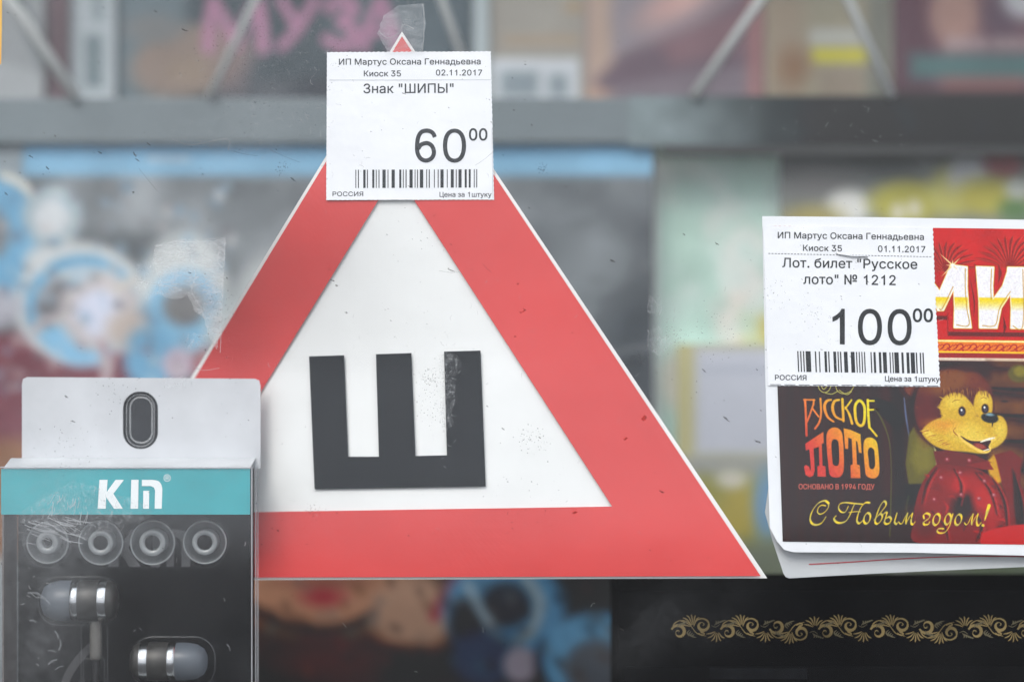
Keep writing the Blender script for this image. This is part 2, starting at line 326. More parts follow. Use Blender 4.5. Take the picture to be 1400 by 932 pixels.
def print_mat(name, rough=0.4, spec=0.4, grain=0.06, gscale=1500.0, bump=0.15):
    """ink on paper: the print comes from the mesh's colour attribute"""
    m, nt, out = mat_base(name)
    b = nt.nodes.new('ShaderNodeBsdfPrincipled')
    b.inputs['Roughness'].default_value = rough
    b.inputs['Specular IOR Level'].default_value = spec
    at = nt.nodes.new('ShaderNodeAttribute'); at.attribute_name = 'ink'
    tc = nt.nodes.new('ShaderNodeTexCoord')
    n = nt.nodes.new('ShaderNodeTexNoise'); n.inputs['Scale'].default_value = gscale; n.inputs['Detail'].default_value = 3
    nt.links.new(tc.outputs['Object'], n.inputs['Vector'])
    r = nt.nodes.new('ShaderNodeMapRange'); r.inputs[1].default_value = 0.3; r.inputs[2].default_value = 0.7
    r.inputs[3].default_value = 1 - grain; r.inputs[4].default_value = 1 + grain
    nt.links.new(n.outputs[0], r.inputs[0])
    mu = nt.nodes.new('ShaderNodeVectorMath'); mu.operation = 'SCALE'
    nt.links.new(at.outputs['Color'], mu.inputs[0]); nt.links.new(r.outputs[0], mu.inputs['Scale'])
    nt.links.new(mu.outputs[0], b.inputs['Base Color'])
    n2 = nt.nodes.new('ShaderNodeTexNoise'); n2.inputs['Scale'].default_value = 90; n2.inputs['Detail'].default_value = 3
    nt.links.new(tc.outputs['Object'], n2.inputs['Vector'])
    bp = nt.nodes.new('ShaderNodeBump'); bp.inputs['Strength'].default_value = bump; bp.inputs['Distance'].default_value = 0.001
    nt.links.new(n2.outputs[0], bp.inputs['Height']); nt.links.new(bp.outputs[0], b.inputs['Normal'])
    nt.links.new(b.outputs[0], out.inputs[0])
    return m

def film_mat(name, opacity, col, rough=0.4, refl=0.04, noise=None, stretch=(1, 1, 1), lo=0.45, hi=0.6, base=0.0, detail=8):
    """thin film over glass: clear, faintly glossy, whitened by noise up to opacity"""
    m, nt, out = mat_base(name)
    tr = nt.nodes.new('ShaderNodeBsdfTransparent')
    df = nt.nodes.new('ShaderNodeBsdfDiffuse'); df.inputs[0].default_value = (*col, 1)
    tl = nt.nodes.new('ShaderNodeBsdfTranslucent'); tl.inputs[0].default_value = (*col, 1)
    dd = nt.nodes.new('ShaderNodeMixShader'); dd.inputs[0].default_value = 0.3
    nt.links.new(df.outputs[0], dd.inputs[1]); nt.links.new(tl.outputs[0], dd.inputs[2])
    gl = nt.nodes.new('ShaderNodeBsdfGlossy'); gl.inputs['Roughness'].default_value = rough
    m1 = nt.nodes.new('ShaderNodeMixShader'); m2 = nt.nodes.new('ShaderNodeMixShader')
    nt.links.new(tr.outputs[0], m1.inputs[1]); nt.links.new(dd.outputs[0], m1.inputs[2])
    if noise:
        tc = nt.nodes.new('ShaderNodeTexCoord'); mp = nt.nodes.new('ShaderNodeMapping'); mp.inputs['Scale'].default_value = stretch
        n = nt.nodes.new('ShaderNodeTexNoise'); n.inputs['Scale'].default_value = noise; n.inputs['Detail'].default_value = detail
        n.inputs['Roughness'].default_value = 0.7
        nt.links.new(tc.outputs['Object'], mp.inputs[0]); nt.links.new(mp.outputs[0], n.inputs['Vector'])
        r = nt.nodes.new('ShaderNodeMapRange'); r.inputs[1].default_value = lo; r.inputs[2].default_value = hi
        r.inputs[3].default_value = base; r.inputs[4].default_value = opacity
        nt.links.new(n.outputs[0], r.inputs[0]); nt.links.new(r.outputs[0], m1.inputs[0])
    else:
        m1.inputs[0].default_value = opacity
    m2.inputs[0].default_value = refl
    nt.links.new(m1.outputs[0], m2.inputs[1]); nt.links.new(gl.outputs[0], m2.inputs[2])
    nt.links.new(m2.outputs[0], out.inputs[0])
    return m

# ------------------------------------------------------------------ printed sheets
def noise2(h, w, cell, octs=3):
    out = np.zeros((h, w)); amp = 1.0; tot = 0
    for _ in range(octs):
        gh, gw = int(h / cell) + 3, int(w / cell) + 3
        g = rng.random((gh, gw))
        yy = np.arange(h) / cell; xx = np.arange(w) / cell
        yi = yy.astype(int); xi = xx.astype(int)
        fy = (yy - yi)[:, None]; fx = (xx - xi)[None, :]
        fy = fy*fy*(3-2*fy); fx = fx*fx*(3-2*fx)
        a = g[yi][:, xi]; b = g[yi][:, xi+1]; c = g[yi+1][:, xi]; d = g[yi+1][:, xi+1]
        out += amp * (a*(1-fx)*(1-fy) + b*fx*(1-fy) + c*(1-fx)*fy + d*fx*fy)
        tot += amp; amp *= 0.5; cell = max(cell / 2, 1.01)
    return out / tot

class Print:
    """a printed picture kept in photo pixels and turned into a finely divided coloured sheet"""
    def __init__(s, x0, y0, x1, y1, step, col, xf=None):
        s.x0, s.y0, s.x1, s.y1, s.step = x0, y0, x1, y1, step
        s.w = int((x1 - x0) / step) + 1; s.h = int((y1 - y0) / step) + 1
        s.X, s.Y = np.meshgrid(np.linspace(x0, x1, s.w), np.linspace(y0, y1, s.h))
        s.a = np.zeros((s.h, s.w, 3)); s.a[:] = col
        s.xf = xf
    def put(s, mask, col, j0=0, i0=0):
        j1, i1 = j0 + mask.shape[0], i0 + mask.shape[1]
        if callable(col): col = col(s.X[j0:j1, i0:i1], s.Y[j0:j1, i0:i1])
        m = mask[..., None]
        s.a[j0:j1, i0:i1] = s.a[j0:j1, i0:i1] * (1 - m) + np.asarray(col, float) * m
        return s
    def win(s, xa, ya, xb, yb):
        i0 = max(int((xa-s.x0)/s.step), 0); i1 = min(int((xb-s.x0)/s.step)+2, s.w)
        j0 = max(int((ya-s.y0)/s.step), 0); j1 = min(int((yb-s.y0)/s.step)+2, s.h)
        return i0, i1, j0, j1
    def soft(s, sd, soft):
        soft = max(soft, s.step * 0.5)
        return np.clip(0.5 - sd / (2 * soft), 0, 1)
    def ell(s, cx, cy, rx, ry, col, soft=0, rot=0, op=1, ring=None):
        R = max(rx, ry) * (1 + (soft + 2) / min(rx, ry)) + 2
        i0, i1, j0, j1 = s.win(cx-R, cy-R, cx+R, cy+R)
        if i1 <= i0 or j1 <= j0: return s
        X, Y = s.X[j0:j1, i0:i1], s.Y[j0:j1, i0:i1]
        c, n = math.cos(math.radians(rot)), math.sin(math.radians(rot))
        u = (X-cx)*c + (Y-cy)*n; v = -(X-cx)*n + (Y-cy)*c
        r = np.sqrt((u/rx)**2 + (v/ry)**2)
        sd = (r - 1) * min(rx, ry)
        if ring: sd = np.abs(sd + ring/2) - ring/2
        return s.put(s.soft(sd, soft) * op, col, j0, i0)
    def poly(s, pts, col, soft=0, op=1, grow=0):
        p = np.array(pts, float); q = np.roll(p, -1, axis=0)
        pad = soft + grow + 3
        i0, i1, j0, j1 = s.win(p[:, 0].min()-pad, p[:, 1].min()-pad, p[:, 0].max()+pad, p[:, 1].max()+pad)
        if i1 <= i0 or j1 <= j0: return s
        X, Y = s.X[j0:j1, i0:i1], s.Y[j0:j1, i0:i1]
        dm = np.full(X.shape, 1e9); ins = np.zeros(X.shape, bool)
        for a, b in zip(p, q):
            e = b - a; L = max((e*e).sum(), 1e-9)
            t = np.clip(((X-a[0])*e[0] + (Y-a[1])*e[1]) / L, 0, 1)
            dm = np.minimum(dm, (X-a[0]-t*e[0])**2 + (Y-a[1]-t*e[1])**2)
            if a[1] != b[1]:
                ins ^= ((a[1] > Y) != (b[1] > Y)) & (X < (b[0]-a[0])*(Y-a[1])/(b[1]-a[1]) + a[0])
        return s.put(s.soft(np.where(ins, -1, 1) * np.sqrt(dm) - grow, soft) * op, col, j0, i0)
    def rect(s, x0, y0, x1, y1, col, soft=0, op=1):
        sd = np.maximum(np.maximum(x0 - s.X, s.X - x1), np.maximum(y0 - s.Y, s.Y - y1))
        return s.put(s.soft(sd, soft) * op, col)
    def line(s, pts, w, col, soft=0, op=1, n=6, raw=False):
        """stroke; w = number, or list of widths spread along the path"""
        q = pts if raw else smooth_path(pts, n)
        m = len(q)
        ws = np.interp(np.linspace(0, 1, m), np.linspace(0, 1, len(w)), w) if isinstance(w, (list, tuple)) else np.full(m, float(w))
        xs = [p[0] for p in q]; ys = [p[1] for p in q]; pad = ws.max() + 3 + soft
        i0 = max(int((min(xs)-pad-s.x0)/s.step), 0); i1 = min(int((max(xs)+pad-s.x0)/s.step)+2, s.w)
        j0 = max(int((min(ys)-pad-s.y0)/s.step), 0); j1 = min(int((max(ys)+pad-s.y0)/s.step)+2, s.h)
        if i1 <= i0 or j1 <= j0: return s
        X, Y = s.X[j0:j1, i0:i1], s.Y[j0:j1, i0:i1]
        sd = np.full(X.shape, 1e9)
        for i in range(m - 1):
            ax, ay = q[i]; ex, ey = q[i+1][0]-ax, q[i+1][1]-ay
            L = max(ex*ex+ey*ey, 1e-9)
            t = np.clip(((X-ax)*ex + (Y-ay)*ey)/L, 0, 1)
            r = (ws[i] + (ws[i+1]-ws[i])*t) / 2
            sd = np.minimum(sd, np.hypot(X-ax-t*ex, Y-ay-t*ey) - r)
        sf = max(soft, s.step*0.5)
        mk = (np.clip(0.5 - sd/(2*sf), 0, 1) * op)[..., None]
        c = col(X, Y) if callable(col) else np.asarray(col, float)
        s.a[j0:j1, i0:i1] = s.a[j0:j1, i0:i1]*(1-mk) + c*mk
        return s
    def nib(s, pts, w0, w1, col, ang=-50, n=8):
        q = smooth_path(pts, n); p = np.array(q); d = np.gradient(p, axis=0)
        a = np.arctan2(d[:, 1], d[:, 0]) - math.radians(ang)
        ws = list(w0 + (w1-w0) * np.abs(np.sin(a)) ** 1.5)
        return s.line(q, ws, col, raw=True)
    def speck(s, amt, cell, tint=(1, 1, 1)):
        n = noise2(s.h, s.w, cell) - 0.5
        s.a = np.clip(s.a * (1 + amt * 2 * n[..., None] * np.array(tint)), 0, 255)
        return s
    def build(s, name, y, mat, parent=None, E=0.85, veil=0.045, depth=None, raw=False):
        L = (lin(np.clip(s.a, 0, 255)) - veil) / E
        L = np.clip(L, 0.006, 0.85)
        if raw: L = np.clip(s.a, 0, 1)
        xs, ys = s.X.ravel(), s.Y.ravel()
        if s.xf: xs, ys = s.xf(xs, ys)
        yy = np.full(xs.shape, y)
        if depth is not None: yy = yy + depth(xs, ys)
        k = S * (D + yy) / D
        V = np.stack([(xs-700)*k, yy, (466-ys)*k], 1)
        off = parent_world(parent) if parent is not None else Vector((0, 0, 0))
        V -= np.array(off)
        idx = np.arange(s.h*s.w).reshape(s.h, s.w)
        F = np.stack([idx[:-1, :-1], idx[1:, :-1], idx[1:, 1:], idx[:-1, 1:]], -1).reshape(-1, 4)
        me = bpy.data.meshes.new(name)
        me.vertices.add(len(V)); me.vertices.foreach_set('co', V.ravel())
        me.loops.add(F.size); me.loops.foreach_set('vertex_index', F.ravel().astype(np.int32))
        me.polygons.add(len(F)); me.polygons.foreach_set('loop_start', np.arange(0, F.size, 4, dtype=np.int32))
        me.polygons.foreach_set('loop_total', np.full(len(F), 4, dtype=np.int32))
        me.update(calc_edges=True)
        me.polygons.foreach_set('use_smooth', [True]*len(F))
        ca = me.color_attributes.new('ink', 'FLOAT_COLOR', 'POINT')
        rgba = np.ones((s.h*s.w, 4)); rgba[:, :3] = L.reshape(-1, 3)
        ca.data.foreach_set('color', rgba.ravel())
        me.materials.append(mat)
        o = bpy.data.objects.new(name, me); COL.objects.link(o)
        if parent is not None: o.parent = parent
        return o

def lathe(name, prof, centre, axis, mat, parent=None, n=40, close=False):
    """prof: (radius, distance along axis); axis 'y' (away from the street) or 'x'"""
    V, F = [], []
    for r, d in prof:
        for i in range(n):
            t = 2*math.pi*i/n
            if axis == 'y': V.append((centre[0]+r*math.cos(t), centre[1]+d, centre[2]+r*math.sin(t)))
            elif axis == 'x': V.append((centre[0]+d, centre[1]+r*math.cos(t), centre[2]+r*math.sin(t)))
            else: V.append((centre[0]+r*math.cos(t), centre[1]+r*math.sin(t), centre[2]+d))
    m = len(prof)
    for j in range(m-1 if not close else m):
        k = (j+1) % m
        for i in range(n):
            a, b = j*n+i, j*n+(i+1) % n
            c, d_ = k*n+(i+1) % n, k*n+i
            F.append((a, b, c, d_))
    return mesh_obj(name, V, F, mat, parent, smooth=True)

def tube(name, pts, r, mat, parent=None, n=10, closed=False):
    V, F = [], []
    P3 = [Vector(p) for p in pts]; m = len(P3)
    up = Vector((0, 1, 0))
    for i, p in enumerate(P3):
        a = P3[(i-1) % m] if (closed or i > 0) else p
        b = P3[(i+1) % m] if (closed or i < m-1) else p
        d = (b-a).normalized()
        s1 = d.cross(up)
        if s1.length < 1e-4: s1 = d.cross(Vector((1, 0, 0)))
        s1.normalize(); s2 = d.cross(s1).normalized()
        for k in range(n):
            t = 2*math.pi*k/n
            V.append(p + r*(s1*math.cos(t) + s2*math.sin(t)))
    for i in range(m if closed else m-1):
        j = (i+1) % m
        for k in range(n):
            F.append((i*n+k, i*n+(k+1) % n, j*n+(k+1) % n, j*n+k))
    if not closed:
        F.append(tuple(range(n))[::-1]); F.append(tuple((m-1)*n+k for k in range(n)))
    return mesh_obj(name, V, F, mat, parent, smooth=True)

# ------------------------------------------------------------------ street side and kiosk shell
EF, VF = 1.08, 0.018      # light reaching prints near the pane, and light the pane adds (used to turn seen colours into ink colours)
EB, VB = 0.86, 0.040       # the same for things deep in the kiosk

m_added_asph = pbr('added_asphalt', (0.032, 0.032, 0.034), rough=0.9, mottle=0.3, mscale=8)
m_added_snow = pbr('added_frozen_ground', (0.50, 0.51, 0.53), rough=0.9, mottle=0.15, mscale=0.5)
m_shell = pbr('kiosk_metal', (0.36, 0.38, 0.38), rough=0.6, mottle=0.1, mscale=10)
m_dark = pbr('dark_board', (0.055, 0.058, 0.06), rough=0.8, mottle=0.15, mscale=12)
m_inner = pbr('grey_inner', (0.30, 0.31, 0.31), rough=0.8, mottle=0.1, mscale=12)

ZG = -1.35
def unseen_ground(name, x0, x1, y0, y1, z, mat):
    o = mesh_obj(name, [(x0,y0,z),(x1,y0,z),(x1,y1,z),(x0,y1,z)], [(0,1,2,3)], mat)
    return tag(o, kind='structure')
unseen_ground('unseen_ground', -400, 400, -400, 400, ZG, m_added_snow)  # unseen pale ground, added for the pane to reflect
unseen_ground('added_pavement', -40, 40, -15.5, 0.5, ZG + 0.004, m_added_asph)  # unseen dark apron, its far edge set to darken the lower reflection

def wall(name, *a):
    return tag(box(name, *a), kind='structure')
# front wall of the kiosk round its window opening
wx0, wx1, wz0, wz1 = -0.46, 0.46, -0.1335, 0.36
for (a, b, c, d) in ((-0.9, wx0, ZG, 1.0), (wx1, 0.9, ZG, 1.0), (wx0, wx1, wz1, 1.0), (wx0, wx1, ZG, wz0)):
    wall('kiosk_wall', a, b, -0.005, 0.02, c, d, m_shell)
wall('kiosk_side_wall', -0.9, -0.885, 0.0201, 0.60, ZG, 1.0, m_inner)
wall('kiosk_side_wall', 0.885, 0.9, 0.0201, 0.60, ZG, 1.0, m_inner)
wall('kiosk_back_wall', -0.9, 0.9, 0.601, 0.616, ZG, 1.0, m_inner)
wall('kiosk_ceiling', -0.9, 0.9, -0.005, 0.616, 1.001, 1.02, m_inner)
wall('backing_board', -0.86, 0.86, 0.365, 0.375, -0.6, 0.95, m_dark)
wall('display_ledge', wx0, wx1, 0.0205, 0.36, wz0 - 0.02, wz0, m_inner)

# ------------------------------------------------------------------ window pane with its dirt
def glass_mat():
    m, nt, out = mat_base('window_glass')
    tr = nt.nodes.new('ShaderNodeBsdfTransparent'); tr.inputs[0].default_value = (0.985, 0.985, 0.985, 1)
    gl = nt.nodes.new('ShaderNodeBsdfGlossy'); gl.inputs['Roughness'].default_value = 0.0
    fr = nt.nodes.new('ShaderNodeFresnel')
    ge = nt.nodes.new('ShaderNodeNewGeometry'); io = nt.nodes.new('ShaderNodeMapRange')   # same reflection from either side
    io.inputs[3].default_value = 1.36; io.inputs[4].default_value = 1/1.36
    nt.links.new(ge.outputs['Backfacing'], io.inputs[0]); nt.links.new(io.outputs[0], fr.inputs[0])
    m1 = nt.nodes.new('ShaderNodeMixShader')
    nt.links.new(fr.outputs[0], m1.inputs[0]); nt.links.new(tr.outputs[0], m1.inputs[1]); nt.links.new(gl.outputs[0], m1.inputs[2])
    df = nt.nodes.new('ShaderNodeBsdfDiffuse'); df.inputs[0].default_value = (0.55, 0.56, 0.55, 1)
    tc = nt.nodes.new('ShaderNodeTexCoord')
    n = nt.nodes.new('ShaderNodeTexNoise'); n.inputs['Scale'].default_value = 14; n.inputs['Detail'].default_value = 8
    n.inputs['Roughness'].default_value = 0.65
    nt.links.new(tc.outputs['Object'], n.inputs['Vector'])
    n3 = nt.nodes.new('ShaderNodeTexNoise'); n3.inputs['Scale'].default_value = 1500; n3.inputs['Detail'].default_value = 3
    nt.links.new(tc.outputs['Object'], n3.inputs['Vector'])
    r = nt.nodes.new('ShaderNodeMapRange'); r.inputs[1].default_value = 0.35; r.inputs[2].default_value = 0.7
    r.inputs[3].default_value = 0.0; r.inputs[4].default_value = 0.004
    nt.links.new(n.outputs[0], r.inputs[0])
    r3 = nt.nodes.new('ShaderNodeMapRange'); r3.inputs[1].default_value = 0.35; r3.inputs[2].default_value = 0.7
    r3.inputs[3].default_value = 0.4; r3.inputs[4].default_value = 1.8
    nt.links.new(n3.outputs[0], r3.inputs[0])
    mu = nt.nodes.new('ShaderNodeMath'); mu.operation = 'MULTIPLY'
    nt.links.new(r.outputs[0], mu.inputs[0]); nt.links.new(r3.outputs[0], mu.inputs[1])
    m2 = nt.nodes.new('ShaderNodeMixShader')
    nt.links.new(mu.outputs[0], m2.inputs[0]); nt.links.new(m1.outputs[0], m2.inputs[1]); nt.links.new(df.outputs[0], m2.inputs[2])
    nt.links.new(m2.outputs[0], out.inputs[0])
    return m
pane = empty('window_pane', (0, 0, wz0), 'large dusty kiosk window pane that everything is seen through', 'window')
box('glass', wx0 + 0.001, wx1 - 0.001, 0.0, 0.004, wz0 + 0.001, wz1 - 0.001, glass_mat(), pane)

YG = -0.00012              # just outside the glass
def dirt(name, items, mat):
    V, F = [], []
    for pts in items:
        v, t = fill([pts]); b = len(V)
        V += [P(x, y, YG - 0.00001*(len(V) % 7)) for x, y in v]; F += [tuple(i+b for i in f) for f in t]
    return tag(mesh_obj(name, V, F, mat, pane), kind='stuff')
def blob(cx, cy, rx, ry, rot, n=9, jit=0.4):
    out = []
    for i in range(n):
        a = 2*math.pi*i/n; q = 1 + random.uniform(-jit, jit)
        x, y = rx*math.cos(a)*q, ry*math.sin(a)*q
        c, s_ = math.cos(rot), math.sin(rot)
        out.append((cx + x*c - y*s_, cy + x*s_ + y*c))
    return out
m_grime = film_mat('grime', 0.58, (0.05, 0.045, 0.04), refl=0.0)
m_pale = film_mat('pale_scratch', 0.36, (0.75, 0.76, 0.76), refl=0.02)
m_fine = film_mat('fine_dust', 0.4, (0.10, 0.10, 0.10), refl=0.0)
m_rust = film_mat('rusty_spot', 0.6, (0.30, 0.03, 0.02), refl=0.0)
marks = [(42,214,4.5,1.3),(137,209,4,1),(184,211,5,1.6),(203,197,4,1),(188,219,4,.8),(182,263,2,1.4),(65,230,3,.8),(252,41,5,.8),(213,16,4,.7),
         (400,245,4,.9),(552,128,4,.8),(8,265,3,.9),(310,380,3,1.2),(260,373,2.5,1.1),(935,320,3,.8),(980,333,4,.9),(963,507,4,.9),(993,572,5,1.1),
         (1037,604,5,1),(618,370,5,.8),(454,383,3,.8),(460,390,2.5,1),(473,427,2,1),(837,356,4,1.1),(717,423,2,.8),(666,555,2,.9),(688,586,3,.9),
         (738,598,2,.8),(905,672,3,1),(90,542,4,1.2),(100,576,3,1),(380,725,2,1),(1160,385,2,.7),(1200,560,3,.8),(560,255,3,.7),(850,860,3,.8)]
it = [blob(x, y, a, b, 0.55 + random.uniform(-.25, .25), 9, .5) for x, y, a, b in marks]
cl_ = [(random.uniform(0, 1400), random.uniform(0, 932), random.uniform(25, 110)) for _ in range(26)] + [(330, 90, 90), (400, 60, 60), (1040, 480, 70), (150, 580, 70), (160, 420, 90)]
for q in range(950):
    if q < 230: x, y = random.uniform(-20, 1420), random.uniform(-20, 960)
    else:
        c = random.choice(cl_); x, y = random.gauss(c[0], c[2]), random.gauss(c[1], c[2]*.7)
    r = random.uniform(.2, .62)
    it.append(blob(x, y, r*random.choice((1, 1, 2.6)), r, 0.6 + random.uniform(-.4, .4), 6, .4))
dirt('grime_specks', it, m_grime)
it = []
def hair(x, y, L, a, w=.45, bend=.5):
    pts = []
    for k in range(6):
        pts.append((x, y)); x += L/5*math.cos(a); y += L/5*math.sin(a); a += random.uniform(-bend, bend)
    return ribbon(smooth_path(pts, 3), w)
# thin pale scratches, thickest where the photograph shows rubbed patches
for (cx, cy, sx, sy, n_) in ((380,60,120,80,80),(330,165,120,40,40),(415,165,50,30,22),(270,190,60,14,20),(560,30,30,30,16),(700,450,700,440,80),(612,530,14,90,40),(1150,180,140,60,30),(470,230,60,20,9),
                             (905,440,25,25,8),(1150,470,60,40,14),(60,800,50,90,26),(120,720,60,12,16),(240,760,70,40,10)):
    for _ in range(n_):
        it.append(hair(random.gauss(cx, sx/2), random.gauss(cy, sy/2), random.uniform(2, 9), random.uniform(0, 6.28), random.uniform(.18, .42), .8))
it += [ribbon(smooth_path([(308,325),(306,370),(303,440),(301,482)], 5), .8), ribbon(smooth_path([(214,337),(236,330),(262,331),(285,327),(308,325)], 4), .9),
       ribbon(smooth_path([(255,330),(258,350),(268,372),(262,398),(275,420),(279,436)], 4), .7), ribbon(smooth_path([(293,332),(300,340),(297,356),(303,366)], 4), .8),
       ribbon(smooth_path([(186,383),(210,388),(240,393)], 4), .6), ribbon(smooth_path([(237,338),(232,352),(244,350)], 4), .6),
       ribbon(smooth_path([(578,6),(580,30),(578,70)], 4), .7), ribbon(smooth_path([(518,44),(530,52),(545,46),(552,34),(566,40)], 4), .8),
       ribbon(smooth_path([(235,190),(262,198),(310,190),(312,205)], 4), .5), ribbon(smooth_path([(262,498),(276,506),(300,503)], 4), .5)]
dirt('pale_scratches', it, m_pale)
it = []
for (x0, y0, x1, y1) in ((190,230,214,260),(660,360,672,372),(650,226,676,206),(320,207,352,213),(370,205,410,222),(600,370,628,372)):
    it.append(ribbon(smooth_path([(x0, y0), ((x0+x1)/2+random.uniform(-2, 2), (y0+y1)/2+random.uniform(-2, 2)), (x1, y1)], 4), .5))
for (cx, cy, s_, n_) in ((740,230,10,40),(385,232,10,30),(980,455,40,70),(725,600,22,60),(870,490,14,60),(330,90,90,220),(400,50,90,260),(1060,400,20,30),
                         (1110,430,26,50),(90,610,40,50),(170,540,40,40),(300,420,30,60),(720,700,60,40),(430,700,12,30),(588,520,22,110),(590,560,24,60),(920,460,20,60)):
    for _ in range(n_):
        x, y = random.gauss(cx, s_/2), random.gauss(cy, s_/2); r = random.uniform(.25, .75)
        it.append(blob(x, y, r*1.5, r, random.uniform(0, 3), 6, .4))
dirt('dust_specks', it, m_fine)
dirt('rusty_spots', [blob(881,571,4.5,3,2.4,9,.3), blob(716,425,3,1.3,2.6), blob(712,427,1.5,1,0), blob(855,600,3,1.6,2.6), blob(704,460,1.8,1.2,0),
                     blob(708,388,1.5,1,0), blob(786,700,3,2,0)], m_rust)

# the dust film itself: broad milky patches and wipe marks, thin at the lower right
df = Print(-120, -120, 1520, 1050, 3.0, (0, 0, 0))
d = np.zeros((df.h, df.w))
X, Y = df.X, df.Y
def puff(cx, cy, rx, ry, a, rot=0):
    c, n = math.cos(math.radians(rot)), math.sin(math.radians(rot))
    u = ((X-cx)*c + (Y-cy)*n)/rx; v = (-(X-cx)*n + (Y-cy)*c)/ry
    return a*np.exp(-(u*u + v*v))
n1, n2, n3 = noise2(df.h, df.w, 70, 4), noise2(df.h, df.w, 14, 3), noise2(df.h, df.w, 2.2, 2)
d += puff(120, 120, 330, 190, .035) + puff(360, 110, 120, 110, .035) + puff(230, 330, 150, 150, .03) + puff(700, 250, 520, 160, .022) + puff(560, 560, 240, 210, .012)
d += puff(60, 800, 70, 180, .12) + puff(150, 735, 170, 45, .05) + puff(900, 855, 120, 55, .032, -20) + puff(1000, 430, 110, 150, .022) + puff(1180, 80, 200, 70, .018) + puff(180, 560, 170, 60, .03)
streak = noise2(df.h, df.w, 9, 2)
u = (X*.80 + Y*.60)/26.0; wv = np.interp(u, np.arange(-20, 90), rng.random(110))
d *= .35 + .7*n1 + .5*(n2 - .5) + .30*(wv - .5)
d *= .55 + .9*n3
edge_ = puff(300, 400, 14, 80, .05) + puff(290, 328, 40, 5, .05)
d += .4*edge_*n2
df.a[:] = np.clip(d, 0, .2)[..., None]
def dust_mat():
    m, nt, out = mat_base('dust_film')
    tr = nt.nodes.new('ShaderNodeBsdfTransparent'); di = nt.nodes.new('ShaderNodeBsdfDiffuse'); di.inputs[0].default_value = (.62, .64, .66, 1)
    at = nt.nodes.new('ShaderNodeAttribute'); at.attribute_name = 'ink'
    mi = nt.nodes.new('ShaderNodeMixShader')
    nt.links.new(at.outputs['Fac'], mi.inputs[0]); nt.links.new(tr.outputs[0], mi.inputs[1]); nt.links.new(di.outputs[0], mi.inputs[2])
    nt.links.new(mi.outputs[0], out.inputs[0])
    return m
tag(df.build('dust_film', -0.0003, dust_mat(), pane, raw=True), kind='stuff')

def residue(name, label, cat, pts, mat, y, parent=None, nx=1):
    o = flat_px(name, [pts], y, mat, parent)
    if label: tag(o, label, cat)
    return o
def ragged(pts, amp, step=4):
    out = []
    for i in range(len(pts)):
        a, b = pts[i], pts[(i+1) % len(pts)]
        L = math.hypot(b[0]-a[0], b[1]-a[1]); n = max(1, int(L/step))
        for k in range(n):
            t = k/n
            out.append((a[0]+(b[0]-a[0])*t + random.uniform(-amp, amp), a[1]+(b[1]-a[1])*t + random.uniform(-amp, amp)))
    return out
m_tape = film_mat('old_tape', 0.44, (0.72, 0.74, 0.74), rough=0.3, refl=0.05, noise=260, stretch=(1, 1, 2.2), lo=0.42, hi=0.66, base=0.13)
m_glue = film_mat('glue_rest', 0.30, (0.78, 0.79, 0.80), rough=0.5, refl=0.02, noise=800, stretch=(1.6, 1, 1), lo=0.50, hi=0.66, base=0.0)
residue('tape_remnant', 'torn old clear tape strip stuck on the glass beside the blue painted flower', 'tape',
        ragged([(213,336),(250,326),(280,330),(308,325),(305,385),(302,452),(296,478),(286,462),(280,436),(268,428),(256,404),(240,410),(214,402),(219,380),(210,360)], 1.8), m_tape, 0.0043)
m_tape2 = film_mat('clear_tape', 0.34, (0.72, 0.74, 0.76), rough=0.25, refl=0.05, noise=200, stretch=(1, 1, 2.2), lo=0.42, hi=0.66, base=0.07)
residue('tape_strip', 'clear wrinkled tape piece over the top tip of the triangular sign', 'tape',
        ragged([(516,46),(524,22),(545,8),(580,5),(582,40),(578,71),(530,71)], 1.0), m_tape2, 0.0044)
for pts, lb in (([(600,486),(609,480),(626,486),(630,500),(622,520),(626,548),(618,560),(621,580),(606,590),(600,565),(603,530)], 'crumbly streak of glue rest along the right stroke of the black letter'),
            ([(884,403),(903,405),(905,430),(886,428)], 'small upper glue smear on the glass right of the red band'),
            ([(885,452),(900,446),(918,470),(902,488),(884,478)], 'small lower glue smear on the glass right of the red band'),
            ([(186,362),(212,352),(222,400),(200,412),(182,392)], 'ragged glue rest left of the torn tape strip'),
            ([(100,655),(205,690),(210,704),(125,735),(20,712),(28,700)], 'cloudy scraped glue patch across the teal band of the package'),
            ([(222,512),(262,514),(264,528),(224,530)], 'thin glue smear on the top edge of the white hang tab'),
            ([(250,455),(283,457),(286,475),(255,478)], 'faint glue smear under the torn tape strip')):
    residue('glue_residue', lb, 'glue residue', ragged(pts, 1.5), m_glue, 0.0042 if pts[0][1] != 512 else 0.00425)

# ------------------------------------------------------------------ triangular sign
m_white_f = pbr('sticker_white', (0.80, 0.81, 0.795), rough=0.36, spec=0.35, mottle=0.06, mscale=22, bump=0.5, bscale=22, bdist=0.002)
m_red_f = pbr('sticker_red', (0.66, 0.066, 0.064), rough=0.36, spec=0.35, mottle=0.13, mscale=16, bump=0.5, bscale=22, bdist=0.002)
m_black_f = pbr('sticker_black', (0.007, 0.0095, 0.0125), rough=0.45, spec=0.18, mottle=0.2, mscale=60, bump=0.2, bscale=90)
apex, bl, br = (549.5, 43.5), (92, 793), (1049, 790)
sign = empty('warning_sign', P(560, 793, 0.0052), 'white triangle sign with a wide red border and a black Cyrillic letter', 'sign')
def bend(x, y):     # the vinyl's lower left corner is pushed back behind the package
    t = max((690 - x) / 340.0, 0)
    g = min(max((y - 245) / 275.0, 0), 1)
    return 0.0205 * (t * t if t < 1 else 2*t - 1) * g * g * (3 - 2*g)
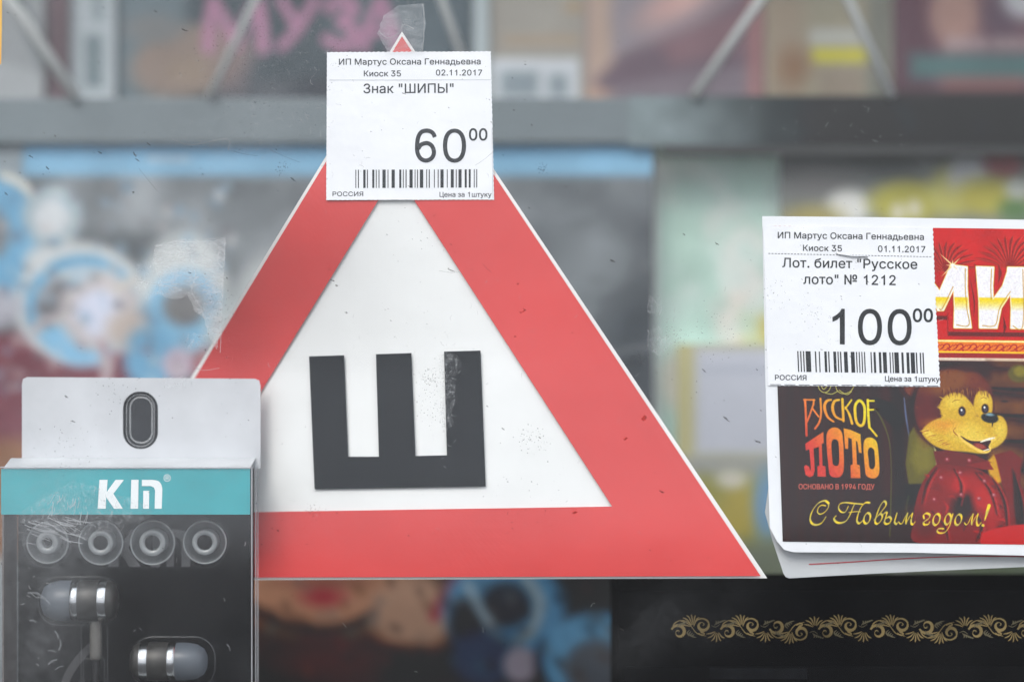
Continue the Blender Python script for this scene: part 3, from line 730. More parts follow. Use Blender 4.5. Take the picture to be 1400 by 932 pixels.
def subdiv(c, step=7):
    out = []
    for a, b in zip(c, c[1:]+c[:1]):
        m = max(1, int(math.hypot(b[0]-a[0], b[1]-a[1]) / step))
        out += [(a[0]+(b[0]-a[0])*k/m, a[1]+(b[1]-a[1])*k/m) for k in range(m)]
    return out
def within(p, tri, pad=3):
    s_ = [((b[0]-a[0])*(p[1]-a[1]) - (b[1]-a[1])*(p[0]-a[0]))/math.hypot(b[0]-a[0], b[1]-a[1]) for a, b in zip(tri, tri[1:]+tri[:1])]
    return min(s_) > pad or max(s_) < -pad
grid_in = [(x, y) for x in np.arange(90.3, 700, 6) for y in np.arange(50.2, 792, 9) if within((x, y), [apex, br, bl])]
sheet_px('sheet', subdiv([apex, br, bl]), 0.0068, 0.0004, m_white_f, sign, depth=bend, extra=grid_in)
ro = [(549.5, 50), (1040, 787.0), (100.5, 789.8)]
ri = [(541, 235), (837, 692), (255, 701)]
def ladder(tri, m): return [(a[0]+(b[0]-a[0])*k/m, a[1]+(b[1]-a[1])*k/m) for a, b in zip(tri, tri[1:]+tri[:1]) for k in range(m)]
V, F = [], []
o_, i_ = ladder(ro, 100), ladder(ri, 100)
m_ = len(o_)
for k in range(8):
    t = k/7
    for a, b in zip(o_, i_):
        x, y = a[0]+(b[0]-a[0])*t, a[1]+(b[1]-a[1])*t
        V.append(P(x, y, 0.00597 + bend(x, y)))
for k in range(7):
    for q in range(m_):
        F.append((k*m_+q, (k+1)*m_+q, (k+1)*m_+(q+1) % m_, k*m_+(q+1) % m_))
mesh_obj('red_border', V, F, m_red_f, sign)
flat_px('letter', [subdiv([(422.5,487),(470.5,485.5),(476,624),(518,624),(514,484),(562.5,482.5),(568,623),(611,622),(607,480.5),(657,479),(664,664.5),(430,668.5)], 5)],
        0.00592, m_black_f, sign, depth=bend,
        extra=[(x, y) for x in np.arange(427, 660, 6.3) for y in np.arange(490.3, 662, 9)])

# ------------------------------------------------------------------ price tags
m_paper = pbr('tag_paper', (0.82, 0.835, 0.86), rough=0.65, spec=0.3, mottle=0.05, mscale=45, bump=0.6, bscale=38, bdist=0.0018)
m_ink = pbr('tag_ink', (0.030, 0.035, 0.042), rough=0.6, spec=0.3, mottle=0.5, mscale=900)
m_ink2 = pbr('tag_ink_dark', (0.014, 0.017, 0.020), rough=0.6, spec=0.3, mottle=0.4, mscale=900)
m_rule = pbr('tag_rule', (0.52, 0.54, 0.57), rough=0.7)
m_rule2 = pbr('tag_rule_dark', (0.12, 0.13, 0.14), rough=0.7)

def serrate(a, b, amp, step=3.2):
    L = math.hypot(b[0]-a[0], b[1]-a[1]); n = int(L/step); out = []
    nx, ny = -(b[1]-a[1])/L, (b[0]-a[0])/L
    for k in range(n):
        t = k/n; s_ = amp*(1 if k % 2 else -1)*random.uniform(.3, 1)
        out.append((a[0]+(b[0]-a[0])*t + nx*s_, a[1]+(b[1]-a[1])*t + ny*s_))
    return out

def price_tag(label, y, outline, texts, bars, bar_y, slope, ink, lines, shear=0.0):
    c = outline[0]
    root = empty('price_tag', P(sum(p[0] for p in outline)/len(outline), max(p[1] for p in outline), y), label, 'price tag', 'printed kiosk price tags')
    sheet_px('paper', outline, y, 0.00012, m_paper, root)
    for name, s_, x0, x1, base, cap, sl, bold in texts:
        flat_px(name, text_contours(s_, x0, x1, base, cap, sl, bold), y - 0.00006, ink, root)
    by0, by1, dx = bar_y
    cs = []
    for a, b in bars:
        q = slope*(a - bars[0][0])
        sx = shear
        cs.append([(a, by0+q), (b, by0+q), (b+sx, by1+q), (a+sx, by1+q)])
    flat_px('barcode', cs, y - 0.00006, ink, root)
    for name, cs2, mt in lines:
        flat_px(name, cs2, y - 0.00005, mt, root)
    return root

z1 = lambda l: [(480 + a*180/1400, 480 + b*180/1400) for a, b in l]
bars1 = z1([(46,55),(73,83),(129,154),(169,179),(225,247),(263,272),(292,302),(333,368),(388,397),(430,465),(512,534),(551,560),(579,590),(621,655),
            (676,685),(702,712),(731,767),(799,808),(826,837),(881,890),(921,931),(950,984),(1018,1027),(1060,1092),(1113,1123),(1142,1175),
            (1208,1230),(1251,1272),(1305,1314),(1331,1341)])
out1 = serrate((447,71.5),(671,70.5),.6) + serrate((671,70.5),(673,160),.5) + serrate((673,160),(675.5,273),.35) + serrate((675.5,273),(446,273.5),.35) + serrate((446,273.5),(447,71.5),.25)
txt1 = [('trader_line','ИП Мартус Оксана Геннадьевна',463.5,657,88.8,8.2,-.003,.3),
        ('kiosk_line','Киоск 35',497.5,548,104.6,7.8,0,.3), ('date_line','02.11.2017',596,659,103.4,7.8,0,.3),
        ('product_line','Знак "ШИПЫ"',497,620,127.6,12.8,-.004,.35),
        ('price_figures','60',567.5,637,221.8,45,0,.5), ('kopeck_figures','00',641.5,666,192,16,0,.9),
        ('country_line','РОССИЯ',454.7,496.5,268.2,6.1,0,.2), ('unit_line','Цена за 1штуку',601,672,269.2,6.6,0,.2)]
price_tag('white price tag over the top of the red triangle, priced sixty', 0.0057, out1, txt1, bars1, (232.2, 257.2, 0), -.004, m_ink,
          [('rule', [[(450,109.3),(671,108.9),(671,109.8),(450,110.2)]], m_rule),
           ('edge_rule', [[(672.2,175),(672.9,175),(674.2,272),(673.5,272)]], m_rule)])

z2 = lambda l: [(1080 + a*210/1400, 1080 + b*210/1400) for a, b in l]
bars2 = z2([(66,77),(92,103),(118,129),(142,188),(226,238),(262,272),(312,334),(347,358),(394,420),(432,443),(455,467),(490,524),(553,588),(601,611),
            (626,636),(650,660),(674,684),(733,744),(760,780),(808,830),(845,880),(906,916),(931,941),(950,990),(1014,1034),(1060,1086),(1098,1136),
            (1146,1158),(1182,1194),(1207,1219)])
out2 = serrate((1043.5,309),(1158,309.5),.3) + serrate((1158,309.5),(1275.5,311),.4) + serrate((1275.5,311),(1278.5,400),.8) + serrate((1278.5,400),(1285.5,528.5),.8) \
     + serrate((1285.5,528.5),(1050,526.8),.3) + serrate((1050,526.8),(1043.5,309),.35)
dash, dash2 = [], []
x = 1050.5
while x < 1274:
    yy = 346 + (x-1050)*0.0205
    dash.append([(x, yy), (x+2.6, yy+.05), (x+2.6, yy+1.05), (x, yy+1.0)]); x += 4.4
x = 1053.0
while x < 1280:
    yy = 525.0 + (x-1053)*0.008
    dash2.append([(x, yy), (min(x+15, 1283), yy+.1), (min(x+15, 1283), yy+1.2), (x, yy+1.1)]); x += 19.5
SL = 0.0125
txt2 = [('trader_line','ИП Мартус Оксана Геннадьевна',1063.5,1263,325.6,8.6,SL,.35),
        ('kiosk_line','Киоск 35',1098,1151,342.9,8.2,SL,.35), ('date_line','01.11.2017',1200.5,1265,344.2,8.4,SL,.35),
        ('product_line','Лот. билет "Русское',1069.6,1254,365.3,12.9,SL,.45), ('product_line','лото" № 1212',1098.5,1224.5,388.0,13.2,SL,.45),
        ('price_figures','100',1138.5,1246,470.3,47.5,.006,1.1), ('kopeck_figures','00',1248.5,1275,439.6,17.4,.004,1.3),
        ('country_line','РОССИЯ',1059.6,1102.5,519.2,7.0,.01,.3), ('unit_line','Цена за 1штуку',1210,1284.5,520.8,7.2,.012,.35)]
t2 = price_tag('white price tag stapled to the red lottery ticket, priced one hundred', 0.0056, out2, txt2, bars2, (479.8, 508.2, 0), .013, m_ink2,
          [('dashed_rule', dash, m_rule2), ('cut_line', dash2, m_rule2)], shear=1.2)
m_steel = pbr('steel_wire', (0.62, 0.63, 0.64), rough=0.35, metal=0.6)
stp = [P(1143.5, 345.5, 0.0063), P(1144, 345.8, 0.0054), P(1147, 347, 0.0052), P(1165, 350, 0.0051), P(1182, 350.3, 0.0052), P(1185.3, 350.8, 0.0054), P(1185.6, 351, 0.0063)]
st = tube('staple', stp, 0.00025, m_steel)
tag(st, 'thin metal staple through the price tag on the ticket', 'staple')

# ------------------------------------------------------------------ lottery ticket
m_print = print_mat('ticket_print', rough=0.4, spec=0.15, grain=0.10, gscale=2500)
m_cardw = pbr('card_white', (0.78, 0.80, 0.82), rough=0.5, spec=0.3, mottle=0.04, mscale=70)
tk = empty('lottery_ticket', P(1230, 760, 0.006), 'red and brown lottery ticket with a smiling cartoon bear in a red shirt', 'ticket', 'lottery tickets in the window')
edge = [(1042,295.5),(1200,297),(1460,301.5),(1460,760.5),(1400,759),(1250,755),(1085,754.5),(1072,751),(1062,739),(1052.5,721),(1049,620),(1046,500)]
sheet_px('sheet', edge, 0.0060, 0.0003, m_cardw, tk)
# left edge of the printed field leans like the sheet
def ticket_xf(xs, ys):
    t = (ys - 311) / (742 - 311)
    left = 1055.5 + 14.5*t
    u = (xs - 1056) / (1460 - 1056)
    return left + u*(1460 - left), ys + 0.012*(xs-1276)*(1-np.clip(t*1.05, 0, 1))*1.0 + 0.012*(xs-1400)*np.clip(t, 0, 1)
tp = Print(1056, 311.5, 1460, 744, 0.62, (196, 34, 30), xf=ticket_xf)
tp.speck(.10, 60)
# -- red upper field: tone-on-tone feather fans
dk = (124, 20, 26); lt = (236, 96, 66)
for cx, cy, R, a0, a1 in ((1380,368,52,200,345),(1292,372,46,190,350),(1440,372,50,190,340),(1200,372,50,190,350)):
    for a in np.linspace(a0, a1, 13):
        r = math.radians(a)
        pts = [(cx, cy), (cx+R*.5*math.cos(r), cy+R*.62*math.sin(r)), (cx+R*math.cos(r+.05), cy+R*.9*math.sin(r))]
        tp.line(pts, [.6, 2.6, 4.2, .8], dk, op=.8)
        tp.line([(p[0]+1.6, p[1]+.6) for p in pts], .8, lt, op=.7)
for cx in (1334, 1402, 1366, 1268):
    tp.line([(cx-2, 360), (cx+1, 372), (cx-2, 386)], [.5, 5, .5], (112, 18, 24), op=.8)
tp.line([(1326,382),(1331,412),(1330,432)], [.4, 2.2, .4], (112, 20, 24))
tp.line([(1371,432),(1373,446),(1371,456)], [.4, 4.5, .4], (112, 20, 24))
for x0, y0, x1, y1 in ((1276,432,1295,437.5),(1294,453.5,1462,459.5),(1205,453.5,1276,459.5)):
    tp.rect(x0, y0, x1, y1, (104, 26, 30), .5)
tp.rect(1293, 428, 1295, 458, (150, 22, 24), .3)
# -- large letters
kz = 130/606.0
Z3 = lambda l: [(1270 + x*kz, 300 + y*kz) for x, y in l]
def gold_fill(X, Y):
    t = np.clip((Y - 405.5) / 1.5, 0, 1) * np.clip((425 - Y) / 17, 0, 1)
    t = t[..., None]
    return np.array([240., 236, 240])*(1-t) + np.array([238., 205, 20])*t
M_ = Z3([(140,290),(240,302),(238,430),(246,560),(262,688),(155,688),(160,560),(156,432),(85,578),(50,580),(20,500),(-150,688),(-230,688),(-120,302),(-40,302),(20,400),(64,462)])
I_ = Z3([(302,300),(410,302),(402,420),(404,512),(470,420),(500,330),(503,302),(640,302),(640,688),(520,688),(524,560),(520,462),(455,560),(428,688),(318,688),(318,520)])
I2 = [(x+78, y) for x, y in Z3([(302,300),(420,302),(410,420),(412,688),(318,688),(318,520)])]
for g in (M_, I_, I2):
    tp.poly(g, (120, 22, 24), .8, grow=3.0, op=.5)
    tp.poly(g, (238, 168, 30), .3, grow=1.9)
    tp.poly(g, (252, 244, 225), .2, grow=1.1)
    tp.poly(g, gold_fill, .3, grow=.2)
for l, col in (([(230,312),(228,430),(236,560),(248,672),(170,672)], (190,140,20)), ([(150,428),(80,566),(62,570)], (190,130,20)),
          ([(398,312),(392,420),(394,505)], (190,140,20)), ([(516,456),(448,560),(418,670),(335,674)], (190,140,20)), ([(598,312),(596,672),(532,674)], (190,140,20))):
    tp.line(Z3(l), 1.3, col, op=.85)
# sparkle
sx, sy = 1302, 362.5
for a, L in ((222,23),(315,14),(42,9),(135,22),(270,8),(180,9)):
    r = math.radians(a); tp.line([(sx, sy), (sx+L*math.cos(r), sy+L*math.sin(r))], [2.6, .3], (255, 214, 150), op=.95, n=2)
tp.ell(sx, sy, 2.6, 2.2, (255, 250, 235), 1)
# -- gold band
tp.rect(1050, 464.6, 1470, 468, (246, 190, 40), .3); tp.rect(1050, 465.3, 1470, 467.2, (250, 232, 170), .3)
tp.rect(1050, 468.2, 1470, 481.3, (228, 120, 28), .3)
for k in range(-2, 22):
    cx = 1058 + k*18.6
    tp.line([(cx, 479), (cx+5, 476), (cx+9, 471), (cx+14, 471), (cx+15, 475), (cx+12, 476)], [.6, 2, 1.4, 1.8, 1.2], (170, 30, 22))
    tp.line([(cx+6, 479), (cx+10, 478.5), (cx+17, 474), (cx+20, 471)], [.6, 1.8, .7], (178, 34, 24))
    tp.line([(cx+2, 473), (cx+5, 471), (cx+7, 473)], 1.1, (180, 36, 24)); tp.ell(cx+15, 478.5, 1.7, 1.2, (180, 36, 24), .5)
tp.rect(1050, 480.2, 1470, 482.6, (248, 196, 40), .3)
tp.rect(1050, 483, 1470, 488.6, (150, 26, 30), .4)
tp.rect(1050, 489.3, 1470, 493.4, (247, 232, 206), .3)
# -- brown lower field
tp.rect(1040, 493.4, 1480, 760, (52, 40, 38), .3)
nn = noise2(tp.h, tp.w, 40, 4)
def wood(X, Y):
    j = np.clip(((Y - tp.y0)/tp.step).astype(int), 0, tp.h-1); i = np.clip(((X - tp.x0)/tp.step).astype(int), 0, tp.w-1)
    q = nn[j, i] - .5
    band = np.abs(((Y + 8*np.sin(X*.02)) % 34)/34 - .5)*2
    b = (1-band**2)*1.0 + q*1.2
    return np.stack([np.clip(54 + 52*b, 12, 190), np.clip(36 + 30*b, 8, 120), np.clip(30 + 10*b, 6, 70)], -1)
tp.rect(1350, 493.6, 1480, 680, wood, 6)
for yy in (530, 566, 601, 640):
    tp.line([(1355, yy), (1400, yy+2), (1470, yy-1)], [2, 5, 3], (26, 14, 16), 1.5)
tp.rect(1255, 494, 1352, 515, (58, 30, 30), 6, op=.6); tp.rect(1200, 494, 1232, 680, (66, 42, 26), 5, op=.7)
tp.ell(1392, 510, 15, 12, (92, 84, 34), 1.5); tp.ell(1394, 507, 9, 7, (128, 116, 44), 2)
tp.ell(1372, 548, 5, 1.2, (40, 20, 14), .5)
# tall rounded bottle shape behind the lettering and a sack
tp.line([(1190,560),(1200,575),(1210,605),(1212,650),(1208,735)], [1, 2.2, 1.6, 2, 1.5], (84, 84, 38), .8)
tp.line([(1083,620),(1079,650),(1080,735)], [.5, 1.5, 1], (60, 56, 36), .8, op=.7)
tp.rect(1213, 500, 1232, 700, (40, 26, 30), 3, op=.7)
tp.poly([(1190,545),(1215,552),(1232,575),(1222,590),(1200,570)], (30, 24, 32), 1.5, op=.9)
for k in range(7):
    tp.rect(1062+k*19, 500, 1065+k*19, 745, (76, 50, 44), 6, op=.4)
tp.line([(1232,545),(1234,570),(1238,598)], [1, 2.4, .8], (96, 112, 150), 1.2)
tp.poly([(1238,595),(1246,582),(1262,590),(1276,615),(1278,640),(1268,662),(1236,664),(1232,635)], (96, 90, 38), 1.5)
tp.poly([(1248,600),(1256,592),(1268,610),(1272,640),(1250,650),(1240,630)], (122, 112, 48), 5, op=.8)
tp.line([(1268,600),(1275,620),(1275,640)], [.6, 2, .6], (176, 168, 120), .5)
tp.rect(1232, 664, 1262, 690, (28, 34, 30), 3); 
tp.line([(1236,680),(1232,700),(1244,722),(1262,725)], 3, (92, 92, 40), 2, op=.5)
# -- bear (a plain storybook bear)
br_, br2 = (84, 44, 36), (150, 92, 50)
tp.ell(1243, 532, 20, 15, (60, 30, 28), 1.2, 25); tp.ell(1245, 534, 13, 9, (110, 58, 46), 1.5, 25); tp.ell(1298, 558, 58, 60, (44, 24, 26), 3)
tp.ell(1298, 560, 52, 55, br_, 1.2); tp.ell(1330, 548, 27, 40, br_, 1.2, -10)
tp.ell(1290, 522, 38, 16, br2, 6, -12, op=.6); tp.ell(1262, 570, 14, 34, (100, 38, 30), 6, op=.6); tp.ell(1335, 525, 18, 12, (128, 58, 30), 5, 30, op=.5)
tp.poly([(1345,632),(1356,622),(1366,634),(1371,655),(1355,665)], (202, 150, 32), 1.5)
ye, yl, yo = (208, 168, 52), (230, 202, 80), (176, 104, 44)
tp.poly(smooth_path([(1284,548),(1296,538),(1311,538),(1322,547),(1330,560),(1325,575),(1306,580),(1290,574),(1282,562)], 5, True), ye, 1.2)
tp.poly(smooth_path([(1331,541),(1338,534),(1349,536),(1355,548),(1353,566),(1340,572),(1329,560)], 5, True), ye, 1.2)
tp.ell(1302, 550, 12, 8, yl, 5, op=.7); tp.ell(1343, 547, 7, 9, yl, 4, op=.7); tp.ell(1326, 566, 9, 8, ye, 4)
tp.poly(smooth_path([(1256,592),(1268,578),(1290,570),(1318,569),(1346,570),(1366,568),(1374,580),(1373,597),(1363,609),(1352,614),(1340,620),(1318,618),(1290,616),(1270,608)], 6, True), ye, 1.2)
tp.ell(1362, 588, 13, 19, ye, 1.2, 10); tp.ell(1365, 590, 8, 13, yl, 4, op=.6)
tp.ell(1290, 583, 26, 8, (222, 140, 52), 5, 6, op=.6); tp.ell(1318, 592, 22, 12, yl, 6, op=.7); tp.ell(1340, 604, 16, 10, yl, 4, op=.5)
for k in range(150):   # short fur strokes over the head
    a = random.uniform(0, 6.28); q = random.uniform(.55, .97); x, y = 1298+52*q*math.cos(a), 558+53*q*math.sin(a)
    if x < 1262 or y < 524:
        tp.line([(x, y), (x+4*math.cos(a)+1, y+4*math.sin(a))], [.3, 1.3, .3], random.choice(((130, 68, 44), (66, 30, 28), (110, 54, 40))), n=2, op=.7)
for k in range(90):
    x, y = random.uniform(1262, 1370), random.uniform(574, 614)
    if ((x-1318)/56)**2 + ((y-594)/20)**2 < .9: tp.line([(x, y), (x-4, y+1.5)], [.3, 1.0, .3], random.choice((yo, yl, (222, 184, 66))), n=2, op=.45)
for k in range(60):   # ruffled brow fur
    x = random.uniform(1284, 1354); y = 538 + random.uniform(-4, 3) + abs(x-1326)*.03
    tp.line([(x, y-5), (x+random.uniform(-1.5, 1.5), y+3)], [1.4, .4], random.choice((br_, (120, 70, 44), (150, 98, 52))), n=2, op=.8)
for k in range(26):   # cheek fur
    a = random.uniform(0, 1); x, y = 1256 + 34*a, 588 + 22*a**.8
    tp.line([(x-5, y+random.uniform(-3, 2)), (x+6, y-3)], [.2, 1.4, .6], random.choice((yo, ye, yl)), n=2)
for k in range(16):
    a = random.uniform(0, 1); x, y = 1283 + 3*math.sin(a*9), 544 + 32*a
    tp.line([(x-3, y-2), (x+4, y+1)], [.2, 1.2, .5], ye, n=2)
tp.line([(1306,596),(1300,590),(1303,585)], [1.4, 1, .5], (140, 66, 22))
tp.poly(smooth_path([(1304,592),(1318,600),(1334,601),(1350,598),(1360,600),(1352,606),(1352,616),(1342,620),(1326,613),(1312,603)], 6, True), (236, 200, 90), .6)
tp.poly(smooth_path([(1310,596),(1322,602),(1336,603),(1352,602),(1349,610),(1350,615),(1342,616),(1328,609),(1316,602)], 6, True), (58, 20, 24), .5)
tp.ell(1337, 610, 9, 3.4, (150, 66, 56), 1, 15); tp.line([(1338,604),(1350,600),(1358,598)], [1.5, 3.4, 1], (238, 230, 206)); tp.line([(1342,616),(1349,614)], [1, 2], (232, 224, 200), n=2)
tp.ell(1351, 571, 12, 7, (26, 34, 40), .8, 8); tp.ell(1351, 566.5, 6, 2, (120, 150, 160), 1, 6); tp.line([(1355,577),(1354,583)], [2.5, 1], (44, 34, 26), n=2)
for ex, ey in ((1312.5,562.5),(1344.6,558.5)):
    tp.ell(ex, ey, 5.6, 7.2, (150, 104, 32), .6); tp.ell(ex, ey, 4.6, 6.2, (34, 26, 34), .4); tp.ell(ex+.4, ey+.8, 2.6, 3.6, (70, 64, 82), .6); tp.ell(ex-.8, ey-1.8, 1.3, 1.5, (240, 240, 240), .3)
tp.line([(1299,550),(1304,547),(1310,547)], [.5, 1.2, .5], (150, 96, 24)); tp.line([(1338,545),(1343,543),(1347,545)], [.5, 1.2, .5], (150, 96, 24))
# -- shirt
rs, rd, rl = (118, 30, 36), (52, 24, 36), (196, 50, 46)
tp.poly(smooth_path([(1276,636),(1298,632),(1330,640),(1352,652),(1368,670),(1378,700),(1380,745),(1250,745),(1242,715),(1246,685),(1256,660)], 6, True), rs, 1.2)
tp.poly([(1272,618),(1290,616),(1330,622),(1352,632),(1328,640),(1296,636),(1276,636)], (104, 22, 32), 1.2)
tp.poly([(1316,636),(1348,630),(1356,642),(1340,642)], (126, 26, 30), .8)
tp.poly([(1358,622),(1380,616),(1396,628),(1392,660),(1402,680),(1402,745),(1384,745),(1376,690),(1366,655)], (112, 20, 30), 1.5)
tp.poly([(1382,640),(1392,660),(1400,690),(1440,700),(1460,745),(1390,745),(1384,690)], (52, 20, 30), 2)
tp.poly([(1395,640),(1425,660),(1460,690),(1460,620),(1400,618)], (44, 22, 30), 3)
for k in range(34):   # folds
    a = random.uniform(-.4, 1.2); x, y = random.uniform(1256, 1366), random.uniform(645, 735); L = random.uniform(8, 20)
    tp.line([(x, y), (x+L*.5*math.cos(a)+2, y+L*.5*math.sin(a)), (x+L*math.cos(a+.3), y+L*math.sin(a+.3))], [.5, random.uniform(2, 5), .5], random.choice((rd, rl, rd, rs, rl)), 1.2, op=.75)
tp.ell(1312, 694, 15, 22, (38, 20, 34), 6, 20, op=.85); tp.ell(1258, 715, 16, 22, (80, 26, 40), 7, op=.7)
tp.ell(1305, 662, 20, 13, rl, 6, 15, op=.75); tp.ell(1340, 682, 14, 18, rl, 6, -20, op=.75); tp.ell(1352, 712, 10, 20, rl, 6, op=.5)
tp.poly(smooth_path([(1252,690),(1262,660),(1284,644),(1300,650),(1296,676),(1280,700),(1262,716)], 5, True), (134, 34, 38), 5, op=.7)
tp.poly(smooth_path([(1318,648),(1344,654),(1362,676),(1366,706),(1350,700),(1334,676)], 5, True), (176, 46, 44), 6, op=.6)
for l_ in ([(1276,640),(1262,662),(1254,690)], [(1300,642),(1310,664),(1306,690)], [(1330,646),(1350,670),(1360,704)], [(1352,650),(1370,684),(1374,725)], [(1268,700),(1284,716),(1290,738)], [(1330,700),(1338,720),(1330,740)], [(1384,650),(1394,684),(1396,722)]):
    tp.line(l_, [.6, 4.5, .8], (40, 18, 28), 1.6, op=.75)
    tp.line([(p_[0]+4, p_[1]+2) for p_ in l_], [.5, 2.6, .5], (206, 74, 64), 1.4, op=.55)
for x, y in ((1309,647),(1343,658),(1356,677),(1310,677),(1282,654),(1335,682),(1291,629),(1322,630),(1272,684)):
    tp.ell(x, y, 3.2, 3.0, (138, 58, 66), 1.2, op=.9); tp.ell(x-.6, y-.8, 1.6, 1.4, (190, 118, 120), 1)
tp.poly(smooth_path([(1338,732),(1360,722),(1400,716),(1460,714),(1460,750),(1350,750)], 6, True), (186, 32, 34), 1.2)
# -- title lettering
kr = 140/816.0
Z4 = lambda l: [(1080 + x*kr, 520 + y*kr) for x, y in l]
def flame(X, Y):
    u = np.clip((X - 1092)/98, 0, 1); v = np.clip((Y - 545)/110, 0, 1)
    t = np.clip(.30 + .85*u - .75*v + .12, 0, 1)[..., None]
    c0, c1, c2 = np.array([206., 66, 58]), np.array([226., 134, 48]), np.array([226., 206, 40])
    return np.where(t < .5, c0 + (c1-c0)*t*2, c1 + (c2-c1)*(t-.5)*2)
def st(l, w, closed=False):
    q = smooth_path(Z4(l), 8, closed)
    if closed: q = q + [q[0]]
    ww = [x*kr for x in w] if isinstance(w, list) else w*kr
    tp.line(q, ww, flame, raw=True)
def sharp(l, w):
    q = Z4(l); 
    for a, b in zip(q, q[1:]): tp.line([a, b], w*kr, flame, raw=True)
sharp([(80,170),(84,300),(84,455)], 18); sharp([(70,170),(158,170)], 13); sharp([(152,170),(148,205),(112,300),(92,345)], 14)
sharp([(136,235),(188,305)], 14); st([(206,160),(208,230),(206,290),(190,350),(155,400)], 16)
st([(292,168),(258,178),(238,215),(242,260),(265,310),(308,342)], [14,22,24,20,14]); st([(358,168),(322,178),(304,215),(306,260),(330,305),(388,330)], [14,22,24,20,14])
sharp([(384,162),(388,335)], 20); sharp([(458,168),(405,238)], 13); st([(405,225),(432,270),(446,310),(458,355)], [12,20,20])
st([(525,172),(560,215),(562,300),(548,360),(520,370),(494,340),(484,270),(490,205)], 22, True)
sharp([(590,166),(592,290),(598,385)], 20); sharp([(588,172),(640,172)], 13); sharp([(592,245),(634,243)], 13); sharp([(596,380),(656,452)], 16)
tp.poly(Z4([(74,575),(72,522),(150,470),(222,425),(222,515),(206,520),(207,695),(230,700),(233,782),(164,782),(165,702),(182,695),(182,545),(138,558),(142,735),(128,775),(98,788),(66,770),(56,705),(72,690),(98,705),(103,735),(112,725),(104,565)]), flame, .2)
def ringpoly(outer, inner):
    tp.poly(outer, flame, .25); tp.poly(inner, (48, 36, 34), .25)
ringpoly(smooth_path(Z4([(312,388),(362,410),(380,480),(382,700),(360,770),(316,788),(268,770),(256,700),(245,490),(262,415)]), 5, True),
         smooth_path(Z4([(314,482),(340,500),(346,560),(346,640),(338,685),(318,696),(292,680),(288,630),(284,540),(292,495)]), 5, True))
tp.poly(Z4([(388,395),(440,405),(524,440),(530,590),(508,588),(498,505),(486,492),(488,680),(512,690),(515,790),(437,790),(437,690),(456,680),(452,478),(424,468),(420,558),(396,558)]), flame, .2)
ringpoly(smooth_path(Z4([(605,465),(648,490),(664,550),(672,720),(656,775),(616,792),(566,772),(554,710),(546,540),(562,480)]), 5, True),
         smooth_path(Z4([(606,545),(630,562),(636,600),(638,680),(626,712),(606,718),(590,700),(586,650),(580,590),(588,556)]), 5, True))
for l in ([(188,40),(200,85),(235,110),(275,95),(300,45)], [(215,60),(235,85),(262,60)], [(330,45),(345,95),(390,118),(450,100),(485,50)], [(250,115),(300,122),(345,100)], [(360,90),(420,125),(460,100)]):
    tp.line(Z4(l), .9, (196, 190, 90))
# -- script greeting
k5 = 0.2
Z5 = lambda l: [(1080 + x*k5, 670 + y*k5) for x, y in l]
gold = lambda X, Y: np.array([222., 196, 62]) + np.array([22., 12, -20])*np.sin(X*.35 + Y*.5)[..., None]
def nb(l, w0=.9, w1=3.4): tp.nib(Z5(l), w0, w1, gold)
nb([(212,102),(186,86),(140,104),(100,152),(80,205),(90,240),(120,252),(160,238),(192,195)])
nb([(212,102),(210,132),(182,165),(150,178),(133,162),(142,132),(165,117),(190,120)], .8, 2)
nb([(398,104),(384,130),(362,180),(335,220),(300,236),(266,232),(248,208),(264,188)])
nb([(352,122),(330,160),(302,162),(283,138),(292,108),(330,97),(390,102),(450,106)], .8, 2.4)
nb([(502,96),(470,98),(440,130),(418,180),(410,220),(424,238),(450,220),(462,200)])
nb([(355,165),(400,158),(435,158)], .8, 1.2)
def oo(cx, cy, rx=22, ry=36):
    pts = [(cx + rx*math.cos(a) + 10*(-math.sin(a))*.8, cy + ry*math.sin(a)) for a in np.linspace(-1.2, 5.2, 14)]
    nb(pts, 1.0, 3.6)
oo(482, 203)
nb([(530,215),(572,170),(614,118),(616,92),(600,88),(575,120),(550,180),(538,225),(552,240),(576,222),(590,190),(580,172),(562,182)])
nb([(588,186),(606,166),(622,164),(612,200),(604,228),(618,240),(640,232),(652,208),(640,192),(618,200)])
nb([(694,164),(684,195),(676,226),(688,239),(704,224)])
nb([(706,226),(716,238),(732,230),(752,190),(770,164)], .8, 1.6); nb([(770,164),(758,205),(756,236)]); nb([(756,236),(778,195),(804,164)], .8, 1.3); nb([(804,164),(794,205),(794,234),(806,240),(822,222)])
nb([(884,198),(882,176),(902,164),(924,174),(920,196),(896,214),(880,228),(888,242),(914,238),(924,222)])
oo(972, 205, 23, 38)
oo(1052, 202, 20, 36); nb([(1088,166),(1076,210),(1060,255),(1030,292),(992,298),(976,284),(988,268),(1020,268)], .9, 2.8)
oo(1126, 205, 22, 36)
nb([(1170,226),(1180,239),(1196,228),(1214,190),(1232,164)], .8, 1.6); nb([(1232,164),(1222,205),(1220,236)]); nb([(1220,236),(1242,195),(1266,164)], .8, 1.3); nb([(1266,164),(1256,205),(1258,236),(1270,242),(1288,222)])
tp.line(Z5([(1344,106),(1332,145),(1312,208)]), [4.6, 4.0, .8], gold); tp.ell(*Z5([(1300,242)])[0], 2.1, 1.9, (226, 198, 60), .3)
tp.speck(.08, 3)
tp.build('picture', 0.00585, m_print, tk, E=EF*0.92, veil=VF)
m_orange = pbr('ink_orange', (0.50, 0.08, 0.05), rough=0.5)
flat_px('foundation_line', text_contours('ОСНОВАНО В 1994 ГОДУ', 1092, 1195.5, 668.3, 7.2, .002, .35), 0.00578, m_orange, tk)

